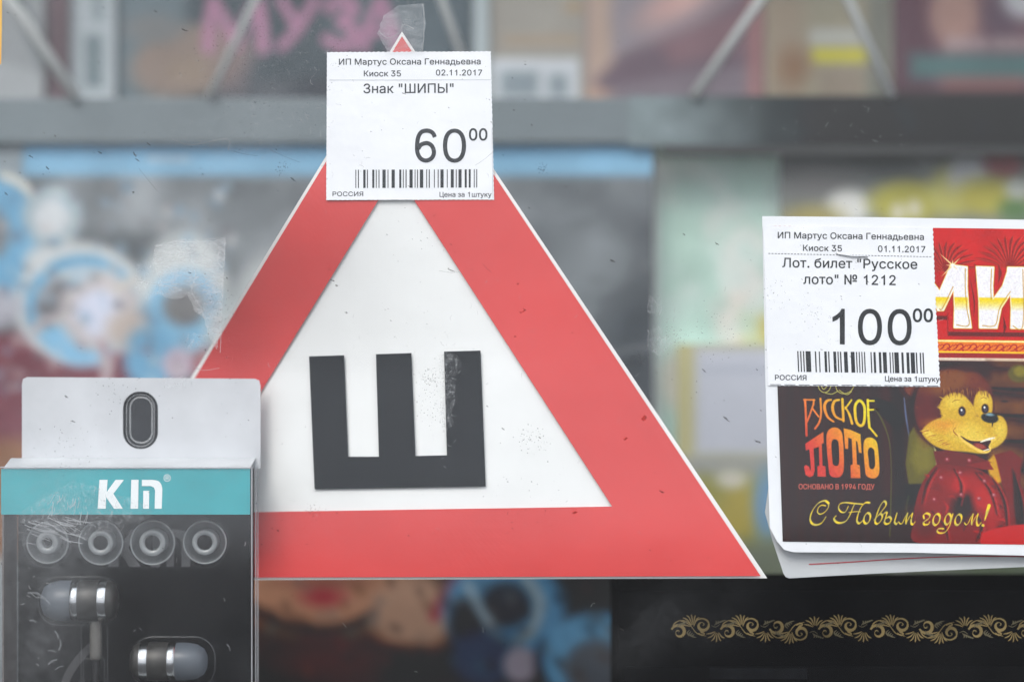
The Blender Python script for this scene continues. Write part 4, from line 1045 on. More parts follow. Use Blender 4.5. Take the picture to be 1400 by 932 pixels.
# second ticket lying behind the first
tk2 = empty('lottery_ticket', P(1230, 790, 0.010), 'curled white ticket sheet peeping out below the bear ticket', 'ticket', 'lottery tickets in the window')
m_grey_card = pbr('card_grey', (0.56, 0.58, 0.59), rough=0.5, mottle=0.08, mscale=50)
sheet_px('sheet', [(1046,700),(1056,738),(1071,783),(1074,788)] + smooth_path([(1079,790),(1150,786),(1250,781),(1460,772)], 4) + [(1460,600),(1060,600)], 0.0095, 0.0004, m_grey_card, tk2)
flat_px('red_line', [ribbon(smooth_path([(1106,771),(1160,768),(1240,763),(1330,760),(1460,761)], 6), 1.6)], 0.00935, pbr('ink_red', (0.45, 0.05, 0.06), rough=0.5), tk2)

# yellow sticker at the upper left corner of the picture
ys = sheet_px('yellow_sticker', [(-60,-60),(3,-60),(2.5,40),(1.5,88),(-60,88)], 0.0046, 0.0002, pbr('sticker_yellow', (0.75, 0.42, 0.05), rough=0.5, mottle=.1))
tag(ys, 'yellow sticker edge on the glass in the upper left corner', 'sticker')

# ------------------------------------------------------------------ earphone package (clear folded box on a white hang card)
YFR, YBK = 0.0060, 0.0262
pk = empty('earphone_package', P(178, 1090, YFR), 'clear plastic earphone package with a teal band and white hang tab', 'package')
m_card = pbr('hang_card', (0.55, 0.565, 0.585), rough=0.5, spec=0.3, mottle=0.14, mscale=45)
m_flap = pbr('flap_card', (0.54, 0.56, 0.575), rough=0.5, mottle=0.12, mscale=120)
m_teal = pbr('teal_print', (0.028, 0.345, 0.385), rough=0.4, spec=0.3, mottle=0.10, mscale=80)
m_logo = pbr('logo_white', (0.80, 0.84, 0.84), rough=0.4)
m_tray = pbr('black_tray', (0.006, 0.0065, 0.008), rough=0.5, spec=0.06, mottle=0.3, mscale=50)
m_trayg = pbr('tray_wall', (0.115, 0.10, 0.095), rough=0.5, mottle=0.2, mscale=50)
m_clear = film_mat('clear_plastic', 0.018, (0.75, 0.77, 0.78), rough=0.10, refl=0.02, noise=45, stretch=(1, 1, .5), lo=0.35, hi=0.7, base=0.003)
m_fold = film_mat('plastic_fold', 0.42, (0.75, 0.77, 0.80), rough=0.2, refl=0.10)
m_slot = pbr('slot_dark', (0.028, 0.031, 0.036), rough=0.6, spec=0.1, mottle=0.3, mscale=150)

tabc = [(30,640)] + [(30,525),(31.5,518),(37,515.3)] + [(348,517.6),(354,520),(356,527)] + [(356,640)]
slot_o = rrect(168, 535, 216, 613.5, 23, 8)
def holed_card(name, outer, hole, y, thick, mat, parent):
    v, t = fill([outer, hole[::-1] if area(hole)*area(outer) > 0 else hole])
    t = [f for f in t if not inside(np.mean([v[i] for i in f], axis=0), hole)]
    n = len(v); A = [P(a, b, y) for a, b in v]; B = [p + Vector((0, thick, 0)) for p in A]
    fs, cnt = [], {}
    for f in t:
        a, b, c = (A[i] for i in f)
        if (b-a).cross(c-a).y > 0: f = (f[0], f[2], f[1])
        fs += [tuple(f), (f[0]+n, f[2]+n, f[1]+n)]
        for i in range(3): cnt[(f[i], f[(i+1) % 3])] = 1
    for (i, j) in list(cnt):
        if (j, i) not in cnt: fs.append((i, i+n, j+n, j))
    return mesh_obj(name, A+B, fs, mat, parent)
def area(c): return sum(a[0]*b[1]-b[0]*a[1] for a, b in zip(c, c[1:]+c[:1]))/2
def inside(p, c):
    r = False
    for a, b in zip(c, c[1:]+c[:1]):
        if (a[1] > p[1]) != (b[1] > p[1]) and p[0] < (b[0]-a[0])*(p[1]-a[1])/(b[1]-a[1])+a[0]: r = not r
    return r
# the hang tab bends forward from the back of the box towards the pane, so it is placed at half depth
YT = 0.0190
tab = holed_card('hang_tab', tabc, slot_o, YT, 0.0006, m_card, pk)
flat_px('slot_dark_sheet', [rrect(164, 531, 220, 618, 25, 8)], YT + 0.002, m_slot, pk)  # dark sheet added for the darkness seen through the open slot
m_rim = film_mat('slot_rim', 0.28, (0.7, 0.72, 0.73), rough=0.25, refl=0.06)
def rim(name, c, y, r, mat, parent):
    return tube(name, [P(a, b, y) for a, b in c], r, mat, parent, n=6, closed=True)
rim('slot_rim', rrect(178, 543, 208, 605, 14, 8), YT + 0.001, 0.00028, m_rim, tab)
rim('slot_rim', rrect(173, 539, 211, 610, 18, 8), YT + 0.001, 0.00015, m_rim, tab)

# box
fx0, fx1, fy0 = 0.5, 343, 639.5
fy1 = 1085
xs0 = P(fx0, 0, YFR).x; xs1 = P(fx1, 0, YFR).x
zt = P(0, fy0, YFR).z; zb = wz0 + 0.0005
xm1 = xs1
def quad(name, pts, mat, parent): return mesh_obj(name, pts, [tuple(range(len(pts)))], mat, parent)
def slab(name, x0, x1, y0, y1, z0, z1, mat, parent): return box(name, x0, x1, y0, y1, z0, z1, mat, parent)
cf = slab('clear_front', xs0, xs1, YFR, YFR+0.0003, zb, zt, m_clear, pk)
slab('clear_side', xs1-0.0003, xs1, YFR+0.0004, YBK, zb, zt, m_clear, pk)
slab('clear_side', xs0, xs0+0.0003, YFR+0.0004, YBK, zb, zt, m_clear, pk)
# top flap rising from the front edge to the hang tab
fl = [P(5, 639.0, YFR+0.0006), P(342, 639.0, YFR+0.0006), P(349, 626, YT-0.0002), P(15, 626, YT-0.0002)]
mesh_obj('top_flap', fl + [p - Vector((0, 0, 0.0003)) for p in fl], [(0,1,2,3),(7,6,5,4),(0,4,5,1),(1,5,6,2),(2,6,7,3),(3,7,4,0)], m_flap, pk)
# teal band behind the front film, with the logo
tl = flat_px('teal_band', [[(fx0+1,640.5),(fx1-1,640.5),(fx1-1,703),(fx0+1,703)]], YFR+0.0006, m_teal, pk)
logoK = [(136,655.5),(147,655.5),(146,672),(158,655.5),(169.5,655.5),(155,674.5),(168,695),(156,695),(145,679),(144.5,695),(133.5,695)]
logoI = [(179.5,655.5),(189.5,655.5),(188.8,695),(178.5,695)]
logoN = [(194,655.5)] + smooth_path([(208,655.5),(216,657),(220.5,662),(222,669)], 4) + [(221,695),(211.5,695),(212,670),(210.5,666),(206,664),(194,664)]
logoi = [(196,670.5),(204,670.5),(203.6,695),(195.6,695)]
def lg(dx=0, dy=0, k=1, ox=178, oy=675): return [[((x-ox)*k+ox+dx, (y-oy)*k+oy+dy) for x, y in c] for c in (logoK, logoI, logoN, logoi)]
flat_px('brand_logo', lg(), YFR+0.0005, m_logo, pk)
flat_px('registered_mark', [ribbon(ell_pts(228.5,653,4.4,4.6,24) + [ell_pts(228.5,653,4.4,4.6,24)[0]], .8)] + text_contours('R', 226.6, 230.8, 655.4, 4.8, 0, .2), YFR+0.0005, m_logo, pk)
# black inner tray
zi = P(0, 704, YFR).z
tray = slab('tray_back', xs0+0.0012, xs1-0.0012, YBK-0.0012, YBK-0.0002, zb, zt-0.001, m_tray, pk)
slab('tray_side', xs0+0.0004, xs0+0.0009, YFR+0.0007, YBK-0.0004, zb, zi+0.001, m_trayg, pk)
slab('tray_floor', xs0+0.0012, xs1-0.0012, YFR+0.002, YBK-0.0013, zb, zb+0.0006, m_tray, pk)
m_back_logo = pbr('tray_logo', (0.16, 0.16, 0.165), rough=0.5)
# logo on the tray's back, largely hidden by the ear tips
flat_px('back_logo', lg(27, 73.5, 1.28), YBK-0.00125, m_back_logo, pk)
# white stroke printed low on the tray and pale reflections of its moulding
flat_px('printed_arc', [ribbon(smooth_path([(82,960),(92,925),(108,900),(128,880)], 6), [20, 14, 9, 4] and 11)], YBK-0.00125, pbr('print_grey', (0.045, 0.045, 0.048), rough=0.6), pk)
# folded plastic edges
for (x, w_) in ((344.2, 1.3), (351.4, 1.1)):
    yy = YFR if x < 348 else YBK - .002
    a = P(x, 0, YFR).x if x < 348 else xs1 + 0.0002
    slab('plastic_fold', a-0.00012*w_, a+0.00012*w_, YFR if x < 348 else YBK-.003, (YFR if x < 348 else YBK-.003)+0.0006, zb, zt, m_fold, pk)
slab('plastic_fold', xs1+0.0002, xs1+0.0004, 0.016, 0.0172, zb, zt, m_fold, pk)
slab('plastic_fold', xs0-0.0001, xs1, YFR-0.0002, YFR+0.0005, zt+0.0001, zt+0.0004, m_fold, pk)

# ear tips
m_sil = film_mat('silicone', 0.5, (0.50, 0.54, 0.56), rough=0.3, refl=0.05)
m_sil2 = film_mat('silicone_thick', 0.60, (0.58, 0.62, 0.63), rough=0.3, refl=0.10)
m_hole = pbr('tip_hole_dark', (0.006, 0.006, 0.007), rough=0.8, spec=0.0)
YTIP = 0.0155
kk = S*(D+YTIP)/D
for n_, (cx, cy, R, ri_, ro_, kind_) in enumerate(((65,741.5,29,7,15,'off'),(137.7,741.5,31,10,17,''),(208.6,741.5,31,10.5,18,'half'),(280,741,30,10.5,17,''))):
    lb = ('leftmost silicone ear tip with a small off-centre hole, under the scratches', 'second silicone ear tip from the left, with a round dark hole',
          'third silicone ear tip from the left, its hole half dark', 'rightmost silicone ear tip, next to the clear right wall')[n_]
    c = P(cx, cy, YTIP)
    et = empty('ear_tip', c, lb, 'ear tip', 'silicone ear tips in the package')
    R_, a_, b_ = R*kk, ri_*kk, ro_*kk
    lathe('flange', [(R_*.99, 0.0006), (R_, 0.0002), (R_*.985, -0.0002), (R_*.95, -0.0004), (R_*.93, 0.0), (R_*.94, 0.0006)], c, 'y', m_sil2, et, close=True)
    lathe('dome', [(R_*.93, 0.0), (R_*.92, 0.002), (R_*.84, 0.0045), (R_*.66, 0.0062), (b_*1.02, 0.0068)], c, 'y', m_sil, et)
    lathe('tube', [(b_, 0.0066), (b_, -0.0004), (b_*.97, -0.0006), (a_*1.05, -0.0006), (a_, -0.0003), (a_, 0.0068)], c, 'y', m_sil2, et)
    dx = 0.0
    V = [(c.x + a_*(math.cos(t)) + (kk*2 if kind_ == 'off' else 0), c.y-0.00005, c.z + a_*math.sin(t) + (kk*3 if kind_ == 'off' else 0)) for t in np.linspace(0, 2*math.pi, 33)[:-1]]
    if kind_ == 'half':
        V = [v for v in V if v[0] < c.x+0.0001]
    mesh_obj('hole_dark_disc', V, [tuple(range(len(V)))[::-1]], m_hole, et)  # black disc stands in for the dark inside the tip
# moulded cavities behind the tips and round the earphones
m_mould = film_mat('moulding', 0.09, (0.5, 0.52, 0.54), rough=0.2, refl=0.06)

# earphones
m_body = pbr('gunmetal', (0.07, 0.068, 0.065), rough=0.45, metal=0.7, mottle=0.15, mscale=300)
m_chrome = pbr('chrome', (0.55, 0.56, 0.57), rough=0.2, metal=1.0)
m_dome = film_mat('tip_dome', 0.6, (0.19, 0.22, 0.26), rough=0.35, refl=0.05)
m_cab = pbr('cable_grey', (0.13, 0.125, 0.115), rough=0.5, mottle=.2, mscale=300)
m_sleeve = pbr('cable_black', (0.015, 0.015, 0.017), rough=0.5, spec=0.2)
def earphone(label, cx, cy, y, flip, hh):
    k = S*(D+y)/D
    c = P(cx, cy, y)
    e = empty('earphone', c, label, 'earphone', 'earphones in the package')
    s_ = -1 if flip else 1
    pr = lambda l: [(r*k, s_*d*k) for r, d in l]
    h = hh
    lathe('silicone_cap', pr([(0.1,-51),(h*.35,-50),(h*.66,-46),(h*.87,-37),(h*.96,-25),(h*.97,-12),(h*.95,-8)]), c, 'x', m_dome, e)
    lathe('ring', pr([(h*.80,-9),(h*.97,-8),(h*1.0,-4),(h*1.0,1),(h*.98,2)]), c, 'x', m_chrome, e)
    lathe('body', pr([(h*.97,1.6),(h*.99,2.5),(h*1.0,16),(h*.99,29),(h*.97,30)]), c, 'x', m_body, e)
    lathe('ring', pr([(h*.98,29.5),(h*1.0,31),(h*1.0,38),(h*.97,41)]), c, 'x', m_chrome, e)
    lathe('end_cap', pr([(h*.975,40.5),(h*.93,46),(h*.8,51),(h*.5,54),(h*.1,55)]), c, 'x', m_body, e)
    return e
e1 = earphone('upper left metal earphone, its silicone cap facing left', 107, 820.5, 0.015, False, 28.5)
kz1 = S*(D+.015)/D
cst = P(131, 843, 0.015)
lathe('stem', [(8.2*kz1, 0), (8.2*kz1, -50*kz1), (8.2*kz1, -56*kz1), (6.5*kz1, -58*kz1), (0.2*kz1, -58*kz1)], cst, 'z', m_cab, e1)
lathe('cable', [(4.4*kz1, -57*kz1), (4.4*kz1, -190*kz1)], cst, 'z', m_sleeve, e1)
e2 = earphone('lower right metal earphone, its silicone cap facing right', 233, 903.5, 0.015, True, 26.5)
lathe('cable', [(4.4*kz1, -20*kz1), (4.4*kz1, -120*kz1)], P(212, 903, 0.015), 'z', m_sleeve, e2)

def cavity(c, r=0.00022):
    return rim('moulded_rim', c, 0.0215, r*.7, m_mould, pk)
cavity(rrect(52, 788, 163, 854, 28, 8)); cavity(rrect(180, 870, 294, 940, 28, 8)); cavity(rrect(111, 850, 147, 990, 9, 4), .0002)
cavity(rrect(114, 900, 143, 1000, 4, 3), .0002)
for cx in (65, 137.7, 208.6, 280): cavity(ell_pts(cx, 741.5, 33, 34, 36), 0.00016)
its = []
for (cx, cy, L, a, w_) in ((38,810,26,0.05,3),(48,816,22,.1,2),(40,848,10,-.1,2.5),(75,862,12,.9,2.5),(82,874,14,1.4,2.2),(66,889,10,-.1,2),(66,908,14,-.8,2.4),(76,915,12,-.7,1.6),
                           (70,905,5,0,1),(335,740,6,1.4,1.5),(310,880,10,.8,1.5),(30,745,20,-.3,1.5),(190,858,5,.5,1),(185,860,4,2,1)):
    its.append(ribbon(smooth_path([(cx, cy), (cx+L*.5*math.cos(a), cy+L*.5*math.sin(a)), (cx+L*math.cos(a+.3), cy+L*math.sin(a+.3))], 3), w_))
tag(flat_px('painted_glints', its, 0.0068 + .0003, film_mat('glint_film', .16, (.7, .72, .74), rough=.2, refl=.14), pk), kind='stuff')  # pale strips paint glints on the clear plastic
its = []
for k in range(26):
    x, y = random.uniform(28, 95), random.uniform(706, 735)
    its.append(ribbon(smooth_path([(x, y), (x+random.uniform(8, 18), y+random.uniform(1, 6)), (x+random.uniform(20, 34), y+random.uniform(4, 14))], 3), random.uniform(.3, 1.3)))
for k in range(18):
    x, y = random.uniform(70, 120), random.uniform(675, 703); a = random.uniform(1.2, 2.2)
    its.append(ribbon(smooth_path([(x, y), (x+6*math.cos(a), y+6*math.sin(a)), (x+random.uniform(8, 20)*math.cos(a+.2), y+random.uniform(8, 20)*math.sin(a))], 3), random.uniform(.3, 1.2)))
tag(flat_px('scuffs', its, YFR-0.00005, film_mat('scuff', .42, (.8, .82, .84), rough=.3, refl=.05), pk), kind='stuff')

# ------------------------------------------------------------------ black box with gold scrollwork
YB = 0.013
bx = empty('black_box', P(1160, 1085, YB), 'black box with a band of gold scrollwork, below the lottery ticket', 'box')
m_bbox = pbr('black_lacquer', (0.002, 0.0021, 0.0026), rough=0.6, spec=0.0, mottle=0.3, mscale=60)
m_bbox2 = pbr('black_matt', (0.0028, 0.003, 0.0035), rough=0.7, spec=0.0, mottle=0.3, mscale=60)
q0, q1 = P(844, 806, YB), P(1480, 1085, YB)
bevel(box('body', q0.x, q1.x, YB, YB+0.05, wz0+0.0005, q0.z, m_bbox, bx), 0.0006, 2)
q2, q3 = P(852, 911, YB-0.0008), P(1470, 1070, YB)
bevel(box('front_panel', q2.x, q3.x, YB-0.0008, YB-0.00001, q3.z, q2.z, m_bbox2, bx), 0.0004, 2)
q4, q5 = P(970, 913, YB-0.0012), P(1103, 928, YB)
bevel(box('raised_label', q4.x, q5.x, YB-0.0013, YB-0.00081, q5.z, q4.z, pbr('label_dark', (0.007, .0075, .009), rough=.8, spec=0.0, mottle=.4, mscale=200), bx), 0.0002, 1)
m_gold = pbr('gold_print', (0.20, 0.145, 0.06), rough=0.6, metal=0.0, spec=0.1, mottle=0.7, mscale=60)
m_gold2 = pbr('dull_gold_print', (0.10, 0.085, 0.05), rough=0.6, metal=0.0, spec=0.1, mottle=0.7, mscale=60)
gset, gset2 = [], []
def gs(l, w, dull=False):
    q = smooth_path(l, 5)
    ws = np.interp(np.linspace(0, 1, len(q)), np.linspace(0, 1, len(w)), w)
    (gset2 if dull else gset).append(ribbon(q, ws))
def volute(cx, cy, R, sx_, sy_, turns=1.35, a0=0.0, w=5.2):
    l, ws = [], []
    m = 20
    for i in range(m+1):
        t = i/m; a = a0 + t*turns*2*math.pi; r = R*(1-t)**.85
        l.append((cx + sx_*r*math.cos(a), cy + sy_*r*math.sin(a)))
        ws.append(max(.7, w*math.sin(math.pi*min(1, t*1.35+.12))**.8*(1-t*.5)) if t < .75 else max(.7, w*.45*(1-t)*3))
    q = l; (gset).append(ribbon(q, ws))
def fan(cx, cy, L, a0, a1, n, sy_, dull=False, w=2.6):
    w *= .62; L *= 1.12; cx0, cy0 = cx, cy
    for a in np.linspace(a0, a1, n):
        r = math.radians(a); k = .75+.25*math.cos((a-(a0+a1)/2)*math.pi/180*1.4)
        cx = cx0 + 3.2*math.cos(r); cy = cy0 - sy_*3*math.sin(r)
        gs([(cx, cy), (cx+L*.5*k*math.cos(r), cy-sy_*L*.62*k*math.sin(r)), (cx+L*k*math.cos(r)*1.08, cy-sy_*L*k*math.sin(r)*.88)], [.5, w, w*1.15, .6], dull)
def motif(x0, flip, mirror=1, yc=859.5):
    sx_ = mirror; sy_ = -1 if flip else 1
    X = lambda v: x0 + sx_*v
    Y = lambda v: yc + sy_*v
    volute(X(9.5), Y(4), 10.5, sx_, sy_, 1.4, math.radians(200), 5.2)
    gs([(X(0.5), Y(-1)), (X(4), Y(-8)), (X(12), Y(-12)), (X(22), Y(-10)), (X(28), Y(-2)), (X(35), Y(6)), (X(47), Y(9.5))], [1, 1.6, 1, .9, 1, 1.2, .7])
    volute(X(42), Y(-5.5), 8.8, -sx_, -sy_, 1.2, math.radians(170), 4.8)
    fan(X(29), Y(-3), 15, 62, 168, 7, sy_, w=2.5) if sx_ > 0 else fan(X(29), Y(-3), 15, 12, 118, 7, sy_, w=2.5)
    gs([(X(30), Y(-4)), (X(34), Y(-12)), (X(42), Y(-14.5)), (X(49), Y(-11)), (X(51), Y(-5))], [.8, 1.6, 2, 2.4, 1])
    for k in range(4):
        gs([(X(24.5+2*k), Y(1+2*k)), (X(21+2.4*k), Y(5+1.6*k)), (X(24+3.2*k), Y(9.5+.6*k))], [.5, 2, .5], True)
    gs([(X(38), Y(1)), (X(41), Y(4)), (X(45), Y(6.5)), (X(41), Y(8)), (X(36), Y(5))], [.8, 3, .8, 2.2, .6])
    for k in range(4): gs([(X(8+3*k), Y(-2-1.5*k)), (X(9+3.4*k), Y(-6-1.2*k)), (X(13+3*k), Y(-8-.5*k))], [.5, 2, .5], True)
    fan(X(62), Y(2), 13, 200, 310, 6, sy_, w=2.4) if sx_ > 0 else fan(X(62), Y(2), 13, 230, 340, 6, sy_, w=2.4)
    for k in range(5): gs([(X(58+2.6*k), Y(-5-1.2*k)), (X(61+2.8*k), Y(-9-.8*k)), (X(60+3.4*k), Y(-12+.2*k))], [.5, 1.7, .5], True)
    gs([(X(54), Y(-5)), (X(60), Y(-3)), (X(66), Y(-7))], [.6, 1, .5], True)
x = 918.5
seq = [(0,0,1),(67,0,1),(134,1,1),(201,0,1)]
for i in range(9):
    motif(918.5 + 67*i + (4 if i > 3 else 0), (i % 4) in (2, 3) if False else (i % 3 == 2), 1)
flat_px('scrollwork', gset, YB-0.00006, m_gold, bx)
flat_px('scrollwork_leaves', gset2, YB-0.00010, m_gold2, bx)

# ------------------------------------------------------------------ shelf and what stands behind
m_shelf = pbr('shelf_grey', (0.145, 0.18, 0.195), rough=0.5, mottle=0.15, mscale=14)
m_wire = pbr('stand_wire', (0.52, 0.54, 0.53), rough=0.4, spec=0.5)
YS = 0.158
zt_s, zb_s = P(0, 134, YS).z, P(0, 196, YS).z
sh = empty('shelf', (0, YS, zb_s), 'grey metal shelf crossing the kiosk above the sign', 'shelf')
xr = P(905, 0, YS).x
xq = P(1052, 0, YS).x
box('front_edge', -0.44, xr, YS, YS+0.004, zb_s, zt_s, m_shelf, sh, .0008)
box('front_edge', xr+0.0004, 0.44, YS+0.0004, YS+0.0044, zb_s-.004, zt_s+.0004, pbr('shelf_shadow_tone', (0.032, 0.034, 0.034), rough=.6, mottle=.4, mscale=12), sh, .0008)  # darker colour stands for the shadow on the right of the shelf
sp_ = Print(860, 131, 1500, 199, 3.0, (54, 58, 59))  # painted fade of the front edge into shadow
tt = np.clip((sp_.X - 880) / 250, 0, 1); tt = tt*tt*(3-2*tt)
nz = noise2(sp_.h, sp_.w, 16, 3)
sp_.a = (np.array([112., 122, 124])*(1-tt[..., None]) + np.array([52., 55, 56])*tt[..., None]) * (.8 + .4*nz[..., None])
sp_.build('shadow_fade_strip', YS-0.0004, print_mat('shadow_fade', rough=0.6, spec=0.2, grain=0.03), sh, E=EB, veil=VB)
box('board', -0.44, 0.44, YS+0.0101, YS+0.15, zt_s-0.004, zt_s-0.001, m_shelf, sh)

m_bprint = print_mat('cover_print', rough=0.45, spec=0.4, grain=0.04, gscale=600)
m_pages = pbr('page_edges', (0.55, 0.53, 0.48), rough=0.8)
YK = 0.225
def cover(name, label, cat, x0, y0, x1, y1, col, paint, y=YK, thick=0.006, E=EB*1.10, step=3.0, group=None, veil=VB, pages=None):
    a, b = P(x0, y0, y), P(x1, y1, y)
    r = empty(name, ((a.x+b.x)/2, y, b.z), label, cat, group)
    p = Print(x0, y0, x1, y1, step, col); paint(p)
    p.build('front_print', y, m_bprint, r, E=E, veil=veil)
    box('back_sheets', a.x+.0003, b.x-.0003, y+0.0004, y+thick, b.z, a.z-.0003, pages or m_pages, r)
    return r
G = 'books and magazines on the upper shelf'
yb = 146
def p_a(p):
    p.rect(-90, -200, -10, 150, (150, 152, 152), 4); p.poly([(-90,60),(20,90),(62,105),(62,150),(-90,150)], (176, 180, 182), 4); p.poly([(10,-10),(30,-10),(62,70),(62,110)], (120, 128, 130), 5); p.speck(.08, 40)
cover('magazine', 'pale grey magazine at the left end of the upper shelf', 'magazine', -90, -120, 59, yb, (160, 164, 166), p_a, group=G)
def p_b(p): p.rect(70, -200, 90, 150, (112, 92, 98), 6); p.speck(.1, 30)
cover('book', 'narrow dull maroon book between the pale magazines', 'book', 60, -110, 97, yb, (104, 100, 106), p_b, group=G, y=YK+.004)
def p_c(p):
    p.rect(116, 48, 140, 120, (120, 134, 138), 4); p.rect(126, -10, 142, 30, (140, 152, 156), 4); p.rect(98, -200, 106, 150, (140, 148, 152), 4); p.speck(.05, 30)
cover('magazine', 'white magazine strip with a grey block left of the pink title', 'magazine', 98, -105, 157, yb-6, (178, 186, 190), p_c, group=G, y=YK-.004)
def p_d(p):
    p.rect(157, -150, 262, 150, (112, 126, 132), 14); p.rect(262, -150, 646, 150, (72, 82, 88), 18); p.rect(450, -150, 646, 60, (92, 104, 110), 20)
    p.rect(300, 110, 560, 160, (84, 88, 94), 10)
    p.ell(256, 84, 78, 48, (146, 130, 120), 8, -14); p.ell(258, 98, 30, 20, (160, 140, 118), 10, op=.5); p.ell(210, 40, 40, 20, (128, 130, 130), 8)
    p.poly([(300,30),(360,60),(330,125),(290,125)], (130, 112, 112), 12, op=.7)
    pk_ = (180, 130, 156)
    def ink(l, w): p.line(l, w-1, pk_, 4, n=2)
    ink([(284,66),(292,2),(322,62)], 15); ink([(322,62),(352,2),(360,66)], 15); ink([(284,66),(291,2)], 15); ink([(360,66),(353,2)], 15)
    ink([(384,0),(406,36)], 15); ink([(432,-2),(404,44),(384,64)], 15)
    p.line([(448,12),(470,0),(484,14),(466,30),(486,44),(472,64),(446,54)], 14, pk_, 1.5)
    ink([(496,66),(520,0),(542,66)], 15); ink([(504,44),(536,44)], 11)
    p.ell(440, 122, 40, 14, (60, 66, 74), 8); p.ell(590, 95, 30, 40, (100, 112, 118), 12); p.speck(.08, 30)
cover('magazine', 'slate grey magazine with a large pink Cyrillic title', 'magazine', 158, -130, 646, yb, (80, 90, 96), p_d, group=G)
def p_e(p): p.rect(650, -200, 664, 150, (186, 196, 198), 4)
cover('book', 'thin pale grey spine standing right of the slate magazine', 'book', 647, -100, 669, yb, (160, 170, 172), p_e, group=G, y=YK-.003)
def p_f(p):
    for k, yy in enumerate(range(-140, 70, 22)): p.rect(690, yy, 780-14*(k % 3), yy+9, (168, 166, 158), 5, op=.7)
    p.rect(690, 50, 790, 60, (172, 148, 122), 6, op=.8); p.ell(785, 10, 14, 8, (176, 152, 122), 5, op=.8)
    p.rect(668, 80, 792, 150, (204, 209, 213), 3); p.rect(684, 97, 736, 132, (140, 152, 158), 5); p.rect(750, 102, 776, 132, (144, 156, 162), 5); p.speck(.05, 26)
cover('book', 'beige book turned back side out with a barcode label', 'book', 670, -125, 800, yb, (158, 153, 144), p_f, group=G)
def p_g(p):
    p.rect(800, -150, 845, 150, (178, 156, 142), 10); p.poly([(850,-150),(1000,-150),(965,10),(880,55),(840,80),(835,20)], (150, 142, 148), 10)
    p.ell(930, 0, 60, 22, (206, 168, 162), 12, -30); p.poly([(815,110),(850,75),(960,40),(1045,-30),(1045,150),(815,150)], (112, 96, 106), 9)
    p.poly([(900,60),(990,20),(1030,0),(1010,70),(920,90)], (140, 108, 114), 10, op=.8); p.poly([(830,118),(950,98),(1045,88),(1045,150),(830,150)], (132, 122, 130), 7, op=.8)
    p.rect(1022, -100, 1045, 150, (168, 118, 116), 8, op=.8); p.ell(815, 128, 20, 7, (190, 160, 142), 4); p.speck(.08, 24)
cover('magazine', 'purple and skin coloured magazine behind the left bright wire leg', 'magazine', 801, -135, 1044, yb, (146, 130, 136), p_g, group=G)
def p_h(p):
    p.rect(1045, -200, 1100, 150, (150, 136, 118), 14); p.rect(1108, 40, 1186, 62, (176, 176, 168), 5); p.rect(1110, 66, 1186, 86, (192, 184, 62), 3); p.rect(1118, 92, 1180, 150, (142, 130, 114), 8); p.rect(1186, -200, 1220, 150, (118, 118, 108), 6)
    p.rect(1060, -150, 1190, -10, (130, 128, 118), 20); p.ell(1085, 90, 22, 26, (136, 108, 84), 12); p.speck(.06, 24)
cover('book', 'olive beige book with a bright yellow bar', 'book', 1046, -125, 1220, yb, (152, 146, 126), p_h, group=G)
def p_i(p):
    p.rect(1222, -200, 1275, 150, (92, 64, 74), 8); p.ell(1305, 20, 34, 44, (166, 132, 122), 12); p.ell(1370, 20, 26, 30, (96, 78, 90), 10); p.rect(1244, 74, 1470, 108, (84, 112, 112), 8)
    for x_ in (1302,1322,1342,1366,1386,1408): p.ell(x_, 60, 8, 9, (176, 162, 162), 4, ring=5)
    p.rect(1290, 108, 1400, 126, (150, 104, 98), 8, op=.8); p.rect(1222, 122, 1470, 150, (70, 58, 62), 6); p.ell(1400, -5, 30, 30, (176, 176, 180), 10); p.speck(.08, 24)
cover('magazine', 'dark maroon magazine with a teal bar at the right end of the shelf', 'magazine', 1222, -130, 1490, yb, (110, 84, 92), p_i, group=G)

def wire(label, pts, r):
    w_ = tube('display_stand_leg', [P(*p) for p in pts], r, m_wire); tag(w_, label, 'wire stand', 'wire legs of the display stand on the shelf')
ya = 0.152
wire('bright wire leg slanting down left to the shelf, before the purple magazine', [(1120,-140,ya-.01),(1046,-8,ya),(948,133,ya+.004)], .0018)
wire('wire leg slanting down right to the shelf, before the yellow barred book', [(1090,-150,ya-.01),(1156,-8,ya),(1219,133,ya+.004)], .0016)
wire('thick wire leg at the left, crossing the pale grey magazines', [(-40,-60,ya-.01),(30,22,ya),(104,133,ya+.004)], .0021)
wire('wire leg slanting down left, across the pink title', [(410,-110,ya-.01),(352,-5,ya),(286,133,ya+.004)], .0014)
wire('wire leg beside the tape over the tip of the sign', [(566,-80,ya-.01),(602,-5,ya),(650,133,ya+.004)], .0015)

